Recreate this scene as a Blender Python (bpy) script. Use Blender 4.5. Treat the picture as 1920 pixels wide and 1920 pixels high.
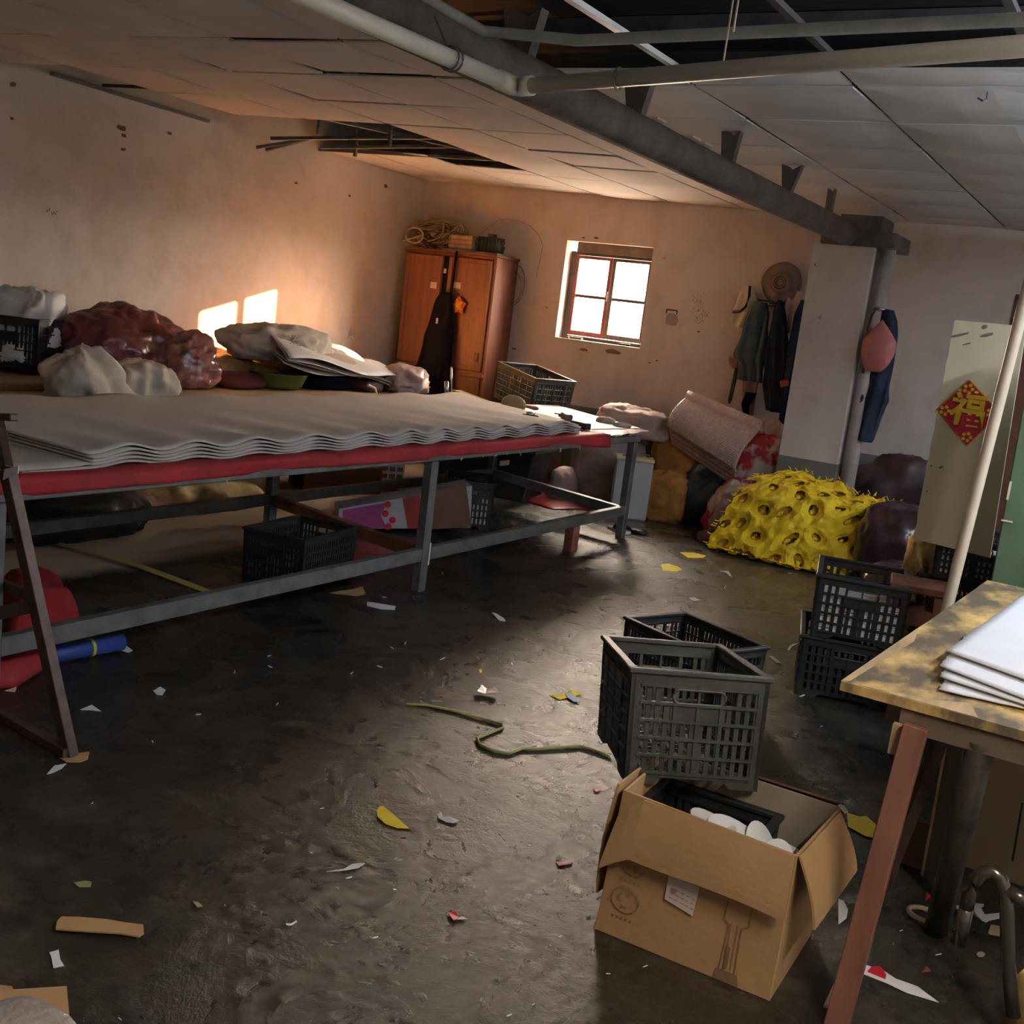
import bpy, bmesh, math, random
from math import sin, cos, pi, radians
from mathutils import Vector, Matrix, noise, Euler
for o in list(bpy.data.objects): bpy.data.objects.remove(o)
S = bpy.context.scene; C = S.collection
random.seed(7)
R = radians
# ---------------------------------------------------------------- camera
YAW, PITCH, ROLL, FPX, HC = R(29.785), R(10.321), R(6.999), 2080.0, 1.5
_f = Vector((-sin(YAW)*cos(PITCH), cos(YAW)*cos(PITCH), -sin(PITCH)))
_r = Vector((cos(YAW), sin(YAW), 0)); _u = _r.cross(_f)
RX = _r*cos(ROLL)+_u*sin(ROLL); UX = -_r*sin(ROLL)+_u*cos(ROLL)
cam = bpy.data.cameras.new('camera'); co = bpy.data.objects.new('camera', cam); C.objects.link(co)
cam.sensor_width = 36; cam.lens = FPX/1920*36; cam.clip_end = 100
co.matrix_world = Matrix(((RX.x,UX.x,-_f.x,0),(RX.y,UX.y,-_f.y,0),(RX.z,UX.z,-_f.z,HC),(0,0,0,1)))
S.camera = co
# ---------------------------------------------------------------- sky, sun, lamps, exposure
W = bpy.data.worlds.new('world'); S.world = W; W.use_nodes = True
W.node_tree.nodes['Background'].inputs[0].default_value = (1.0, .84, .66, 1)
W.node_tree.nodes['Background'].inputs[1].default_value = 106.0
_t = W.node_tree; _g = _t.nodes.new('ShaderNodeTexCoord'); _s = _t.nodes.new('ShaderNodeSeparateXYZ'); _c = _t.nodes.new('ShaderNodeValToRGB')   # evening sky above, darker ground below
_t.links.new(_g.outputs['Generated'], _s.inputs[0]); _t.links.new(_s.outputs['Z'], _c.inputs[0]); _t.links.new(_c.outputs[0], _t.nodes['Background'].inputs[0])
_c.color_ramp.elements[0].position = 0.0; _c.color_ramp.elements[0].color = (.24, .19, .14, 1); _c.color_ramp.elements[1].position = .03; _c.color_ramp.elements[1].color = (1, .84, .66, 1)
def sunlamp():
    d = Vector((-1, -1.215, -.352)).normalized()
    L = bpy.data.lights.new('sun', 'SUN'); L.energy = 420; L.color = (1, .40, .085); L.angle = R(.7)
    o = bpy.data.objects.new('sun', L); C.objects.link(o); o.location = (5, 16, 5)
    o.rotation_euler = d.to_track_quat('-Z', 'Y').to_euler()
sunlamp()
V = S.view_settings; V.view_transform = 'Standard'; V.look = 'None'; V.gamma = 1; V.use_curve_mapping = False; V.exposure = 0.2
TUBES = [((.86, 4.05, 2.33), 1.2, (.70, .82, 1.0), 58, pi/2, 8), ((.62, 1.25, 2.34), 1.2, (1, .93, .84), 40, pi/2, 2.2), ((.85, 7.0, 2.33), 1.2, (.70, .80, 1.0), 24, pi/2, 6)]   # strip lamps hung from the ceiling; the last is added to light the back
# ---------------------------------------------------------------- materials
MATS = {}
def nd(t, kind, **k):
    n = t.nodes.new(kind)
    for a, b in k.items(): setattr(n, a, b)
    return n
def mat(name, col, rough=.8, metal=0, var=.15, scale=6, bump=.0, bscale=40, spec=.5, trans=0, alpha=1, col2=None, emit=None, stretch=None, cover=.5, sharp=.25):
    if name in MATS: return MATS[name]
    m = bpy.data.materials.new(name); m.use_nodes = True; t = m.node_tree; b = t.nodes['Principled BSDF']
    tc = nd(t, 'ShaderNodeTexCoord'); mp = nd(t, 'ShaderNodeMapping'); t.links.new(tc.outputs['Object'], mp.inputs[0])
    if stretch: mp.inputs['Scale'].default_value = stretch
    n = nd(t, 'ShaderNodeTexNoise'); n.inputs['Scale'].default_value = scale; n.inputs['Detail'].default_value = 6; n.inputs['Roughness'].default_value = .6
    t.links.new(mp.outputs[0], n.inputs['Vector'])
    cr = nd(t, 'ShaderNodeValToRGB'); e = cr.color_ramp.elements
    c2 = col2 or tuple(x*(1-2*var) for x in col); c1 = col if col2 else tuple(min(1, x*(1+var)) for x in col)
    e[0].position = cover-sharp; e[0].color = (*c2, 1); e[1].position = cover+sharp; e[1].color = (*c1, 1)
    t.links.new(n.outputs[0], cr.inputs[0]); t.links.new(cr.outputs[0], b.inputs['Base Color'])
    b.inputs['Roughness'].default_value = rough; b.inputs['Metallic'].default_value = metal
    b.inputs['Specular IOR Level'].default_value = spec
    if trans: b.inputs['Transmission Weight'].default_value = trans
    if alpha < 1: b.inputs['Alpha'].default_value = alpha
    if bump:
        n2 = nd(t, 'ShaderNodeTexNoise'); n2.inputs['Scale'].default_value = bscale; n2.inputs['Detail'].default_value = 5
        t.links.new(mp.outputs[0], n2.inputs['Vector'])
        bp = nd(t, 'ShaderNodeBump'); bp.inputs['Strength'].default_value = bump; bp.inputs['Distance'].default_value = .02
        t.links.new(n2.outputs[0], bp.inputs['Height']); t.links.new(bp.outputs[0], b.inputs['Normal'])
    if emit: b.inputs['Emission Color'].default_value = (*emit[0], 1); b.inputs['Emission Strength'].default_value = emit[1]
    MATS[name] = m; return m
def ramp(t, src, stops):
    r = nd(t, 'ShaderNodeValToRGB'); e = r.color_ramp.elements
    while len(e) < len(stops): e.new(.5)
    for i, (p, c) in enumerate(stops): e[i].position = p; e[i].color = (*c, 1) if len(c) == 3 else c
    t.links.new(src, r.inputs[0]); return r
def floor_mat():
    m = bpy.data.materials.new('floor_concrete'); m.use_nodes = True; t = m.node_tree; b = t.nodes['Principled BSDF']
    tc = nd(t, 'ShaderNodeTexCoord')
    def ns(s, d=8, dist=0, r=.6, off=0):
        n = nd(t, 'ShaderNodeTexNoise'); n.inputs['Scale'].default_value = s; n.inputs['Detail'].default_value = d; n.inputs['Distortion'].default_value = dist; n.inputs['Roughness'].default_value = r
        mp = nd(t, 'ShaderNodeMapping'); mp.inputs['Location'].default_value = (off, off*.7, 0); t.links.new(tc.outputs['Object'], mp.inputs[0]); t.links.new(mp.outputs[0], n.inputs['Vector']); return n
    def mix(f, a, bb, bt='MIX'):
        x = nd(t, 'ShaderNodeMix', data_type='RGBA', blend_type=bt)
        if isinstance(f, float): x.inputs[0].default_value = f
        else: t.links.new(f, x.inputs[0])
        t.links.new(a, x.inputs[6])
        if isinstance(bb, tuple): x.inputs[7].default_value = (*bb, 1)
        else: t.links.new(bb, x.inputs[7])
        return x.outputs[2]
    a = ns(1.1, 10, .6, .65); c = ns(9, 8, .2, .75); d = ns(3.1, 8, .8, .65, 4); g = ns(4.6, 7, .5, .6, 11)
    r1 = ramp(t, a.outputs[0], [(.34, (.012, .010, .008)), (.50, (.027, .0225, .017)), (.68, (.050, .042, .031))])
    r2 = ramp(t, c.outputs[0], [(.36, (.45, .45, .45)), (.64, (1.5, 1.42, 1.3))])
    col_ = mix(1.0, r1.outputs[0], r2.outputs[0], 'MULTIPLY')
    p1 = ramp(t, d.outputs[0], [(.58, (0, 0, 0)), (.66, (.42, .42, .42))]); col_ = mix(p1.outputs[0], col_, (.085, .070, .048))   # grey-green worn patches
    p2 = ramp(t, g.outputs[0], [(.64, (0, 0, 0)), (.69, (.4, .4, .4))]); col_ = mix(p2.outputs[0], col_, (.105, .068, .042))       # clay-brown patches
    sp = nd(t, 'ShaderNodeSeparateXYZ'); t.links.new(tc.outputs['Object'], sp.inputs[0])
    def edge_(sock, lo, hi, k):   # window light and wall glow painted as lighter floor colour, ragged border
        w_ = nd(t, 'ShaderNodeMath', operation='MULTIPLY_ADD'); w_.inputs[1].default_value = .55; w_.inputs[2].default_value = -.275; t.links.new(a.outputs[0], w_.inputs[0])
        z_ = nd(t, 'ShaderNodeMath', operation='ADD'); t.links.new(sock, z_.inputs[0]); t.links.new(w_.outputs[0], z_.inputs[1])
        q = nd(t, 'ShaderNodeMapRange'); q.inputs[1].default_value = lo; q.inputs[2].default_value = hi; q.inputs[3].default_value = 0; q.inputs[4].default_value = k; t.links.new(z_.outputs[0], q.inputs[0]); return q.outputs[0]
    lit_l_ = edge_(sp.outputs['X'], -4.25, -4.42, .9); lit_b_ = edge_(sp.outputs['Y'], 5.8, 8.4, .55)
    col_ = mix(lit_l_, col_, (.42, .32, .225)); col_ = mix(lit_b_, col_, (.20, .165, .125))
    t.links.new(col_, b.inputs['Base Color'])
    rr = ramp(t, d.outputs[0], [(.36, (.24,)*3), (.54, (.29,)*3), (.68, (.40,)*3)]); ro = mix(lit_l_, rr.outputs[0], (.7, .7, .7)); t.links.new(ro, b.inputs['Roughness'])
    b.inputs['Specular IOR Level'].default_value = .78
    bp = nd(t, 'ShaderNodeBump'); bp.inputs['Strength'].default_value = .55; bp.inputs['Distance'].default_value = .010
    e = ns(24, 9, .5, .68); t.links.new(e.outputs[0], bp.inputs['Height'])
    bp2 = nd(t, 'ShaderNodeBump'); bp2.inputs['Strength'].default_value = .5; bp2.inputs['Distance'].default_value = .02; t.links.new(d.outputs[0], bp2.inputs['Height']); t.links.new(bp.outputs[0], bp2.inputs['Normal'])
    t.links.new(bp2.outputs[0], b.inputs['Normal'])
    return m
def wall_mat(name, base, dirt):
    m = bpy.data.materials.new(name); m.use_nodes = True; t = m.node_tree; b = t.nodes['Principled BSDF']
    tc = nd(t, 'ShaderNodeTexCoord')
    def ns(s, d=8, dist=0, st=None):
        n = nd(t, 'ShaderNodeTexNoise'); n.inputs['Scale'].default_value = s; n.inputs['Detail'].default_value = d; n.inputs['Distortion'].default_value = dist
        mp = nd(t, 'ShaderNodeMapping'); t.links.new(tc.outputs['Object'], mp.inputs[0]); mp.inputs['Scale'].default_value = st or (1, 1, 1)
        t.links.new(mp.outputs[0], n.inputs['Vector']); return n
    a = ns(.9, 8, .6); c = ns(5, 9, .3); s = ns(2.2, 6, 0, (1, 1, .35))
    r1 = ramp(t, a.outputs[0], [(.30, dirt), (.58, base)])
    r2 = ramp(t, c.outputs[0], [(.30, (.90, .885, .86)), (.50, (1, 1, 1))])
    r3 = ramp(t, s.outputs[0], [(.28, (.84, .81, .76)), (.42, (1, 1, 1))])
    p = None
    for q in (r2, r3):
        mx = nd(t, 'ShaderNodeMix', data_type='RGBA', blend_type='MULTIPLY'); mx.inputs[0].default_value = 1
        t.links.new((p or r1).outputs[2 if p else 0], mx.inputs[6]); t.links.new(q.outputs[0], mx.inputs[7]); p = mx
    t.links.new(p.outputs[2], b.inputs['Base Color']); b.inputs['Roughness'].default_value = .9
    bp = nd(t, 'ShaderNodeBump'); bp.inputs['Strength'].default_value = .35; bp.inputs['Distance'].default_value = .02
    e = ns(9, 6); t.links.new(e.outputs[0], bp.inputs['Height']); t.links.new(bp.outputs[0], b.inputs['Normal'])
    return m
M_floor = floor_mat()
M_wall = wall_mat('wall_plaster', (.66, .58, .51), (.52, .45, .385))
M_tile = mat('ceiling_board', (.70, .665, .63), .8, var=.10, scale=1.5, bump=.08, bscale=6)
M_dado = mat('dado_paint', (.16, .155, .135), .6, var=.2)
M_runner = mat('runner_grey', (.055, .05, .046), .6)
M_runner_w = mat('runner_white_lit', (.75, .72, .68), .4)
M_roof = mat('roof_deck', (.065, .052, .047), .9, var=.3, stretch=(1, 8, 1))
M_blk = mat('black_plastic', (.017, .018, .017), .5, var=.2, scale=20)
M_gry = mat('grey_black_plastic', (.062, .060, .050), .5, var=.3, scale=9, bump=.1, bscale=60)
M_steel = mat('painted_steel', (.17, .175, .165), .45, .35, var=.25, scale=8)
M_brown = mat('brown_steel', (.085, .048, .034), .5, .3, var=.3, scale=14)
M_rust = mat('red_brown_wood', (.22, .085, .05), .6, var=.3, scale=10, stretch=(1, 1, .2))
M_wood = mat('raw_wood', (.46, .30, .15), .65, var=.25, scale=9, stretch=(3, .6, 1))
M_card = mat('cardboard', (.42, .245, .105), .85, var=.08, scale=5, bump=.08, bscale=50)
M_cardin = mat('cardboard_inside', (.33, .27, .19), .9, var=.08)
M_cardd = mat('cardboard_brown', (.13, .07, .04), .9)
M_white = mat('white_sheet', (.70, .69, .68), .7, var=.05)
M_long = mat('long_sheet_foam_dim', (.47, .435, .40), .8, var=.04)  # same foam as the white sheets, darkened for the dimmer light on this table
M_foam = mat('white_foam_sheet', (.70, .685, .68), .75, var=.03)
M_red = mat('red_cloth', (.30, .013, .016), .75, var=.2, bump=.1)
M_redp = mat('red_plastic', (.30, .03, .03), .3, var=.3, bump=.2, bscale=15)
M_yel = mat('yellow_foam', (.92, .63, .02), .85, var=.08, scale=14, bump=.3, bscale=60)
M_yelp = mat('yellow_offcut', (.85, .68, .03), .7, var=.04)
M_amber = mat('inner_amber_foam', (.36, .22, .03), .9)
M_cloth_w = mat('white_cloth', (.52, .46, .39), .8, var=.08, bump=.15, bscale=20)
M_plas = mat('clear_crinkled_plastic', (.55, .42, .38), .22, var=.25, scale=10, bump=.5, bscale=14, spec=.8)
M_maroon = mat('maroon_plastic_bag', (.14, .022, .028), .30, var=.35, scale=5, bump=.5, bscale=12, spec=.7)
M_purple = mat('purple_plastic_bag', (.034, .012, .018), .28, var=.35, scale=6, bump=.5, bscale=12, spec=.7)
M_orange = mat('orange_woven_sack', (.42, .19, .035), .8, var=.2, bump=.5, bscale=22)
M_pinkw = mat('pinkish_white_sack', (.48, .37, .34), .8, var=.12, bump=.4, bscale=18)
M_bubble = mat('bubble_wrap', (.68, .50, .43), .4, var=.12, scale=30, bump=.6, bscale=60, spec=.7)
M_blkbag = mat('black_bag', (.016, .018, .018), .5, bump=.4, bscale=14)
M_gold = mat('gold_foil', (.62, .42, .15), .32, .3, var=.4, scale=9, bump=.6, bscale=14)
M_navy = mat('navy_cloth', (.018, .025, .042), .95, var=.25, bump=.2, spec=.1)
M_teal = mat('teal_cloth', (.045, .075, .10), .9, var=.3, scale=5, bump=.2)
M_blackcl = mat('black_cloth', (.006, .006, .010), .95, bump=.2, spec=.08)
M_ward = mat('wardrobe_wood', (.165, .058, .032), .5, var=.22, scale=5, stretch=(4, 4, .5))
M_wardd = mat('wardrobe_dark_wood', (.13, .045, .022), .55, var=.2)
M_pvc = mat('pvc_pipe', (.80, .77, .66), .35, var=.05)
M_tube = mat('translucent_tube', (.48, .52, .50), .25, var=.2, spec=.8)
M_beam = mat('dark_beam', (.125, .10, .085), .7, var=.3, scale=7, bump=.4)
M_straw = mat('straw_cable', (.36, .26, .13), .6, var=.4, scale=12)
M_green = mat('green_paint', (.10, .16, .085), .55, var=.12)
M_leaf = mat('green_plastic_sheet', (.05, .20, .03), .4, var=.3)
M_bowl = mat('green_bowl_plastic', (.10, .13, .03), .4)
M_cream = mat('cream_board', (.74, .62, .40), .55, var=.07, scale=3)
M_sign_r = mat('sign_red', (.52, .012, .035), .35, var=.08)
M_sign_g = mat('sign_gold', (.95, .58, .04), .32, .25, var=.15, scale=30)
M_ink = mat('ink', (.05, .04, .035), .9)
M_print = mat('carton_print', (.22, .125, .055), .9)
M_label = mat('shipping_label', (.62, .50, .42), .7, var=.06)
M_pink = mat('magenta_print', (.40, .045, .17), .6, col2=(.16, .04, .14), scale=9)
M_blue = mat('blue_roll', (.022, .055, .26), .6)
M_lime = mat('lime_tape', (.45, .55, .05), .6)
M_ytape = mat('yellow_strap', (.44, .36, .10), .5)
M_tin = mat('white_tin', (.50, .50, .49), .4, var=.06)
M_tinrim = mat('pale_yellow_rim', (.68, .62, .35), .5)
M_win = mat('window_timber', (.17, .125, .10), .6, col2=(.30, .06, .05), scale=5, cover=.5)
M_glass = mat('milky_glass', (1, 1, 1), .05, alpha=.12)
M_silver = mat('chrome', (.6, .6, .58), .25, .9)
M_tubes = mat('steel_tube', (.16, .14, .12), .25, .8, var=.2)
M_table = mat('stained_plywood', (.76, .48, .15), .6, col2=(.10, .072, .04), scale=5, stretch=(1.6, .7, 1), cover=.55, sharp=.13, bump=.15, bscale=18)
M_conc = mat('rubble_brown', (.14, .08, .05), .9)
# ---------------------------------------------------------------- helpers
def at(px, py, ax, v):
    d = RX*(px-960) - UX*(py-960) + _f*FPX
    o = Vector((0, 0, HC)); t = (v-o[ax])/d[ax]; return o + d*t
class MB:
    def __init__(s): s.v = []; s.f = []
    def add(s, vs, fs):
        b = len(s.v); s.v += [Vector(v) for v in vs]; s.f += [tuple(b+i for i in f) for f in fs]; return s
    def box(s, x0, x1, y0, y1, z0, z1, m=None):
        vs = [Vector((x, y, z)) for x in (x0, x1) for y in (y0, y1) for z in (z0, z1)]
        if m: vs = [m @ v for v in vs]
        return s.add(vs, [(0,1,3,2),(4,6,7,5),(0,4,5,1),(2,3,7,6),(0,2,6,4),(1,5,7,3)])
    def prism(s, pts, d):           # polygon in 3D pushed along vector d
        n = len(pts); p = [Vector(q) for q in pts]; d = Vector(d)
        return s.add(p+[q+d for q in p], [tuple(range(n))[::-1], tuple(range(n, 2*n))]+[(i, (i+1) % n, n+(i+1) % n, n+i) for i in range(n)])
    def bar(s, a, b, w, h=None, up=(0, 0, 1)):   # rectangular bar a->b
        a = Vector(a); b = Vector(b); h = h or w; d = (b-a).normalized(); u = Vector(up)
        if abs(d.dot(u)) > .98: u = Vector((0, 1, 0))
        r = d.cross(u).normalized()*w/2; u = r.cross(d).normalized()*h/2
        vs = [p+i*r+j*u for p in (a, b) for i, j in ((-1,-1),(1,-1),(1,1),(-1,1))]
        return s.add(vs, [(0,3,2,1),(4,5,6,7),(0,1,5,4),(1,2,6,5),(2,3,7,6),(3,0,4,7)])
    def tube(s, pts, r, n=8, cap=True):
        P = [Vector(p) for p in pts]; rings = []
        for i, p in enumerate(P):
            d = (P[min(i+1, len(P)-1)]-P[max(i-1, 0)]).normalized()
            u = Vector((0, 0, 1)) if abs(d.z) < .95 else Vector((1, 0, 0))
            a = d.cross(u).normalized(); b = a.cross(d)
            rr = r[i] if isinstance(r, (list, tuple)) else r
            rings.append([p+(a*cos(2*pi*k/n)+b*sin(2*pi*k/n))*rr for k in range(n)])
        vs = [v for q in rings for v in q]; fs = []
        for i in range(len(P)-1):
            for k in range(n): fs.append((i*n+k, i*n+(k+1) % n, (i+1)*n+(k+1) % n, (i+1)*n+k))
        if cap: fs += [tuple(range(n))[::-1], tuple((len(P)-1)*n+k for k in range(n))]
        return s.add(vs, fs)
    def lathe(s, prof, c=(0, 0, 0), n=24):
        c = Vector(c); vs = []; fs = []
        for r, z in prof:
            for k in range(n): vs.append(c+Vector((r*cos(2*pi*k/n), r*sin(2*pi*k/n), z)))
        for i in range(len(prof)-1):
            for k in range(n): fs.append((i*n+k, i*n+(k+1) % n, (i+1)*n+(k+1) % n, (i+1)*n+k))
        return s.add(vs, fs)
    def grid(s, fn, nu, nv, skip=None):
        vs = [Vector(fn(i/nu, j/nv)) for j in range(nv+1) for i in range(nu+1)]
        fs = [(j*(nu+1)+i, j*(nu+1)+i+1, (j+1)*(nu+1)+i+1, (j+1)*(nu+1)+i) for j in range(nv) for i in range(nu) if not (skip and skip((i+.5)/nu, (j+.5)/nv))]
        return s.add(vs, fs)
    def xf(s, m):
        s.v = [m @ v for v in s.v]; return s
    def build(s, name, m, parent=None, smooth=False, bevel=0, solid=0, mw=None):
        me = bpy.data.meshes.new(name); me.from_pydata([tuple(v) for v in s.v], [], s.f); me.update()
        bm = bmesh.new(); bm.from_mesh(me)
        bmesh.ops.delete(bm, geom=[v for v in bm.verts if not v.link_faces], context='VERTS')
        if bevel: bmesh.ops.bevel(bm, geom=[e for e in bm.edges if len(e.link_faces) == 2 and e.calc_face_angle(0) > .5], offset=bevel, segments=1, affect='EDGES', clamp_overlap=True)
        bmesh.ops.recalc_face_normals(bm, faces=bm.faces[:]); bm.to_mesh(me); bm.free()
        me.materials.append(m)
        if smooth:
            for p in me.polygons: p.use_smooth = True
        o = bpy.data.objects.new(name, me); C.objects.link(o)
        if solid:
            md = o.modifiers.new('thickness', 'SOLIDIFY'); md.thickness = solid; md.offset = 0
        if parent: o.parent = parent
        return o
def tag(o, label=None, cat=None, group=None, kind=None):
    if label: o['label'] = label
    if cat: o['category'] = cat
    if group: o['group'] = group
    if kind: o['kind'] = kind
    return o
def thing(name, label, cat, loc=(0, 0, 0), rz=0, group=None, rx=0, ry=0):
    o = bpy.data.objects.new(name, None); C.objects.link(o); o.location = loc; o.rotation_euler = (rx, ry, rz); o.empty_display_size = .05
    return tag(o, label, cat, group)
def struct(name, mb, m, parent=None, **k):
    o = mb.build(name, m, parent, **k)
    if not parent: o['kind'] = 'structure'
    return o
def TM(loc, rz=0, rx=0, ry=0): return Matrix.Translation(loc) @ Euler((rx, ry, rz)).to_matrix().to_4x4()
def sack(name, label, cat, loc, dims, m, rz=0, seed=0, crumple=.12, ridge=.05, p=2.6, top=None, neck=0, lean=(0, 0), nu=56, nv=36, group=None, parent=None, flat=.6, freq=3.2):
    """closed lumpy bag standing on its base: loc = centre of base"""
    rx, ry, rz_ = dims[0]/2, dims[1]/2, dims[2]/2
    mb = MB(); sv = Vector((seed*7.3, seed*3.1, seed*1.7)); vs = []
    for j in range(nv+1):
        ph = -pi/2 + pi*j/nv
        for i in range(nu):
            th = 2*pi*i/nu
            sg = lambda a, e: math.copysign(abs(a)**e, a)
            e = 2/p; x = sg(cos(ph), e)*sg(cos(th), e); y = sg(cos(ph), e)*sg(sin(th), e); z = sg(sin(ph), e)
            d = Vector((x, y, z)); q = Vector((x*rx, y*ry, z*rz_))*freq*2.2 + sv
            v0 = q
            k = 1 + crumple*noise.fractal(q, 1., 2., 3) + ridge*(.5-1.5*abs(noise.noise(q*1.2+Vector((5, 5, 5)))))-ridge*.45*abs(noise.noise(q*2.9+Vector((v0.z*2, 0, 0))))-ridge*.22*abs(noise.noise(q*6.1))
            v = Vector((x*rx*k, y*ry*k, z*rz_*k))
            hz = (v.z/rz_+1)/2
            if neck and hz > .6:
                s_ = 1-neck*min(1, (hz-.6)/.4)**1.2; v.x *= s_; v.y *= s_
            if v.z < -rz_*flat: v.z = -rz_*flat + (v.z+rz_*flat)*.02
            v.x += lean[0]*max(0, hz); v.y += lean[1]*max(0, hz)
            if top: v.z *= 1+top*(v.x/rx)*max(0, hz)
            vs.append(v)
    zmin = min(v.z for v in vs)
    for v in vs: v.z -= zmin
    fs = [(j*nu+i, j*nu+(i+1) % nu, (j+1)*nu+(i+1) % nu, (j+1)*nu+i) for j in range(nv) for i in range(nu)]
    mb.add(vs, fs)
    o = mb.build(name, m, parent, smooth=True)
    o.location = loc; o.rotation_euler = (0, 0, rz)
    if label: tag(o, label, cat, group)
    return o
# ---------------------------------------------------------------- room
XL, XR, YF, YB = -6.46, 1.75, -1.6, 8.9
def cz(x): return 2.5 + .1*min(1, max(0, (-x-2.4)/4))
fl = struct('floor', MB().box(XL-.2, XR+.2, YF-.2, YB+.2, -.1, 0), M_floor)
HT = 3.3
wl = struct('wall_left', MB().box(XL-.2, XL, YF-.2, YB+.2, 0, HT), M_wall)
struct('wall_right', MB().box(XR, XR+.2, YF-.2, YB+.2, 0, HT), M_wall)
struct('wall_front', MB().box(XL, XR, YF-.2, YF, 0, HT), M_wall)
wx0, wx1, wz0, wz1 = -4.87, -4.03, 1.293, 2.152
dx0, dx1, dz1 = -1.13, -.2, 2.04
b = MB()
b.box(XL, wx0, YB, YB+.2, 0, HT).box(wx0, wx1, YB, YB+.2, 0, wz0).box(wx0, wx1, YB, YB+.2, wz1, HT).box(wx1, dx0, YB, YB+.2, 0, HT)
b.box(dx0, dx1, YB, YB+.2, dz1, HT).box(dx1, XR, YB, YB+.2, 0, HT)
wb = struct('wall_back', b, M_wall)
dr = struct('door_1', MB().box(dx0, dx1, YB+.06, YB+.11, 0, dz1), M_wardd)
struct('door_frame', MB().box(dx0, dx0+.05, YB-.01, YB+.06, 0, dz1).box(dx1-.05, dx1, YB-.01, YB+.06, 0, dz1).box(dx0+.05, dx1-.05, YB-.01, YB+.06, dz1-.05, dz1), M_brown, dr)
struct('roof_deck', MB().box(XL-.2, XR+.2, YF-.2, YB+.2, HT, HT+.1), M_roof)
for nm, bb in (('baseboard_back', MB().box(XL+.02, dx0-.03, YB-.012, YB, 0, .72)), ('baseboard_left', MB().box(XL, XL+.012, YF, YB-.02, 0, .72))):
    struct(nm, bb, M_dado)
# roof purlins seen through the holes
for k in range(8):
    y = 2.2+k*.8
    struct('roof_purlin', MB().box(XL, XR, y, y+.05, 3.16, 3.26), M_roof)['kind'] = 'structure'
# ceiling tiles
ce = bpy.data.objects.new('ceiling', None); C.objects.link(ce); ce['kind'] = 'structure'; ce.empty_display_size = .1
XS = [XL, -5.94, -5.27, -4.605, -3.945, -3.28, -2.615, -1.955, -1.285, -.62, .045, .71, 1.375, XR]
YS = [YF, -1.1, -.42, .26, .94, 1.62, 2.3, 3.05, 3.80, 4.48, 5.17, 5.85, 6.5, 7.17, 7.86, 8.54, YB]
GAP = {(4, 3.8): 1.6, (2, 3.8): -1.7, (3, 4.48): .5, (2, 4.48): -.8, (6, 5.85): .4, (4, 6.5): .9, (3, 6.5): -.7, (5, 3.8): 1.0, (7, 4.48): .4}
HOLES = set()
for i in range(len(XS)-1):
    for j in range(len(YS)-1):
        x0, x1, y0, y1 = XS[i], XS[i+1], YS[j], YS[j+1]
        if x0 >= -2.62 and x1 <= .8 and y1 <= 3.81 and y0 > .9: HOLES.add((i, j)); continue
        if x1 <= -4.6 and 5.8 < y0 < 7.1: continue
        if i == 0 and 4.4 < y0 < 5.8: continue
        if i == 2 and 7.1 < y0 < 7.8: y0 = 7.62
        if i == 0 and 7.1 < y0 < 7.8: y0 = 7.35
        if x0 >= -2.62 and x1 <= .8 and abs(y0-3.8) < .01: y0 = 4.22
        z = cz((x0+x1)/2); rn = random.Random(i*31+j); a = rn.uniform(-.35, .35)+1.5*GAP.get((i, round(YS[j], 2)), 0); bq = rn.uniform(-.25, .25)
        g = .009; sx, sy = (x1-x0)/2-g, (y1-y0)/2-g
        mb = MB()
        sagk = rn.uniform(.002, .012)
        def fn(u, v, s=sagk): return ((2*u-1)*sx, (2*v-1)*sy, -s*(1-(2*u-1)**2)*(1-(2*v-1)**2)*2)
        mb.grid(fn, 4, 4)
        o = mb.build('ceiling_tile', M_tile, ce, smooth=False, solid=.008)
        o.location = ((x0+x1)/2, (y0+y1)/2, z); slope = math.atan((cz(x1)-cz(x0))/(x1-x0))
        o.rotation_euler = (R(a), R(bq)-slope, 0)
for i, x in enumerate(XS[1:-1]):
    segs = [(YF, YB)]
    if abs(x+5.94) < .1 or abs(x+5.27) < .1: segs = [(YF, 5.8), (7.7, YB)]
    for y0, y1 in segs:
        wt = x in (-2.615, -1.955)  # white stands in for light caught along the seam left of the beam
        MB().box(x-.014, x+.014, y0, y1, cz(x)+.012, cz(x)+.032).build('ceiling_runner', M_runner_w if wt else M_runner, ce)
for y in YS[1:-1]:
    if y < 1.2 or y > 3.7:
        x0 = XL if not 5.8 < y < 7.4 else -4.6
        if 3.7 < y < 3.9: x1 = -2.6
        else: x1 = XR
        m1 = MB()
        n = 8
        for k in range(n):
            a = x0+(x1-x0)*k/n; c = x0+(x1-x0)*(k+1)/n
            m1.bar((a, y, cz(a)+.022), (c, y, cz(c)+.022), .026, .018)
        m1.build('ceiling_runner', M_runner, ce)
# broken runners in the left hole
HR = [((-5.75, 5.3, 2.63), (-4.65, 7.3, 2.60)), ((-6.15, 6.45, 2.53), (-4.62, 6.66, 2.62)), ((-6.05, 6.9, 2.55), (-4.62, 6.98, 2.62)),
      ((-6.12, 6.95, 2.54), (-4.8, 7.45, 2.60)), ((-6.30, 6.45, 2.46), (-6.02, 6.72, 2.58)), ((-6.36, 6.62, 2.47), (-6.06, 6.74, 2.58)),
      ((-6.43, 4.75, 2.60), (-6.40, 6.05, 2.57))]
for a, c in HR: MB().bar(a, c, .035, .022).build('hanging_runner', M_steel, ce)
for x, y in ((-5.3, 6.0), (-5.0, 6.4), (-5.75, 6.95)):
    MB().bar((x, y, 2.5), (x+.02, y, 3.16), .022).build('hanger_rod', M_steel, ce)
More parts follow.
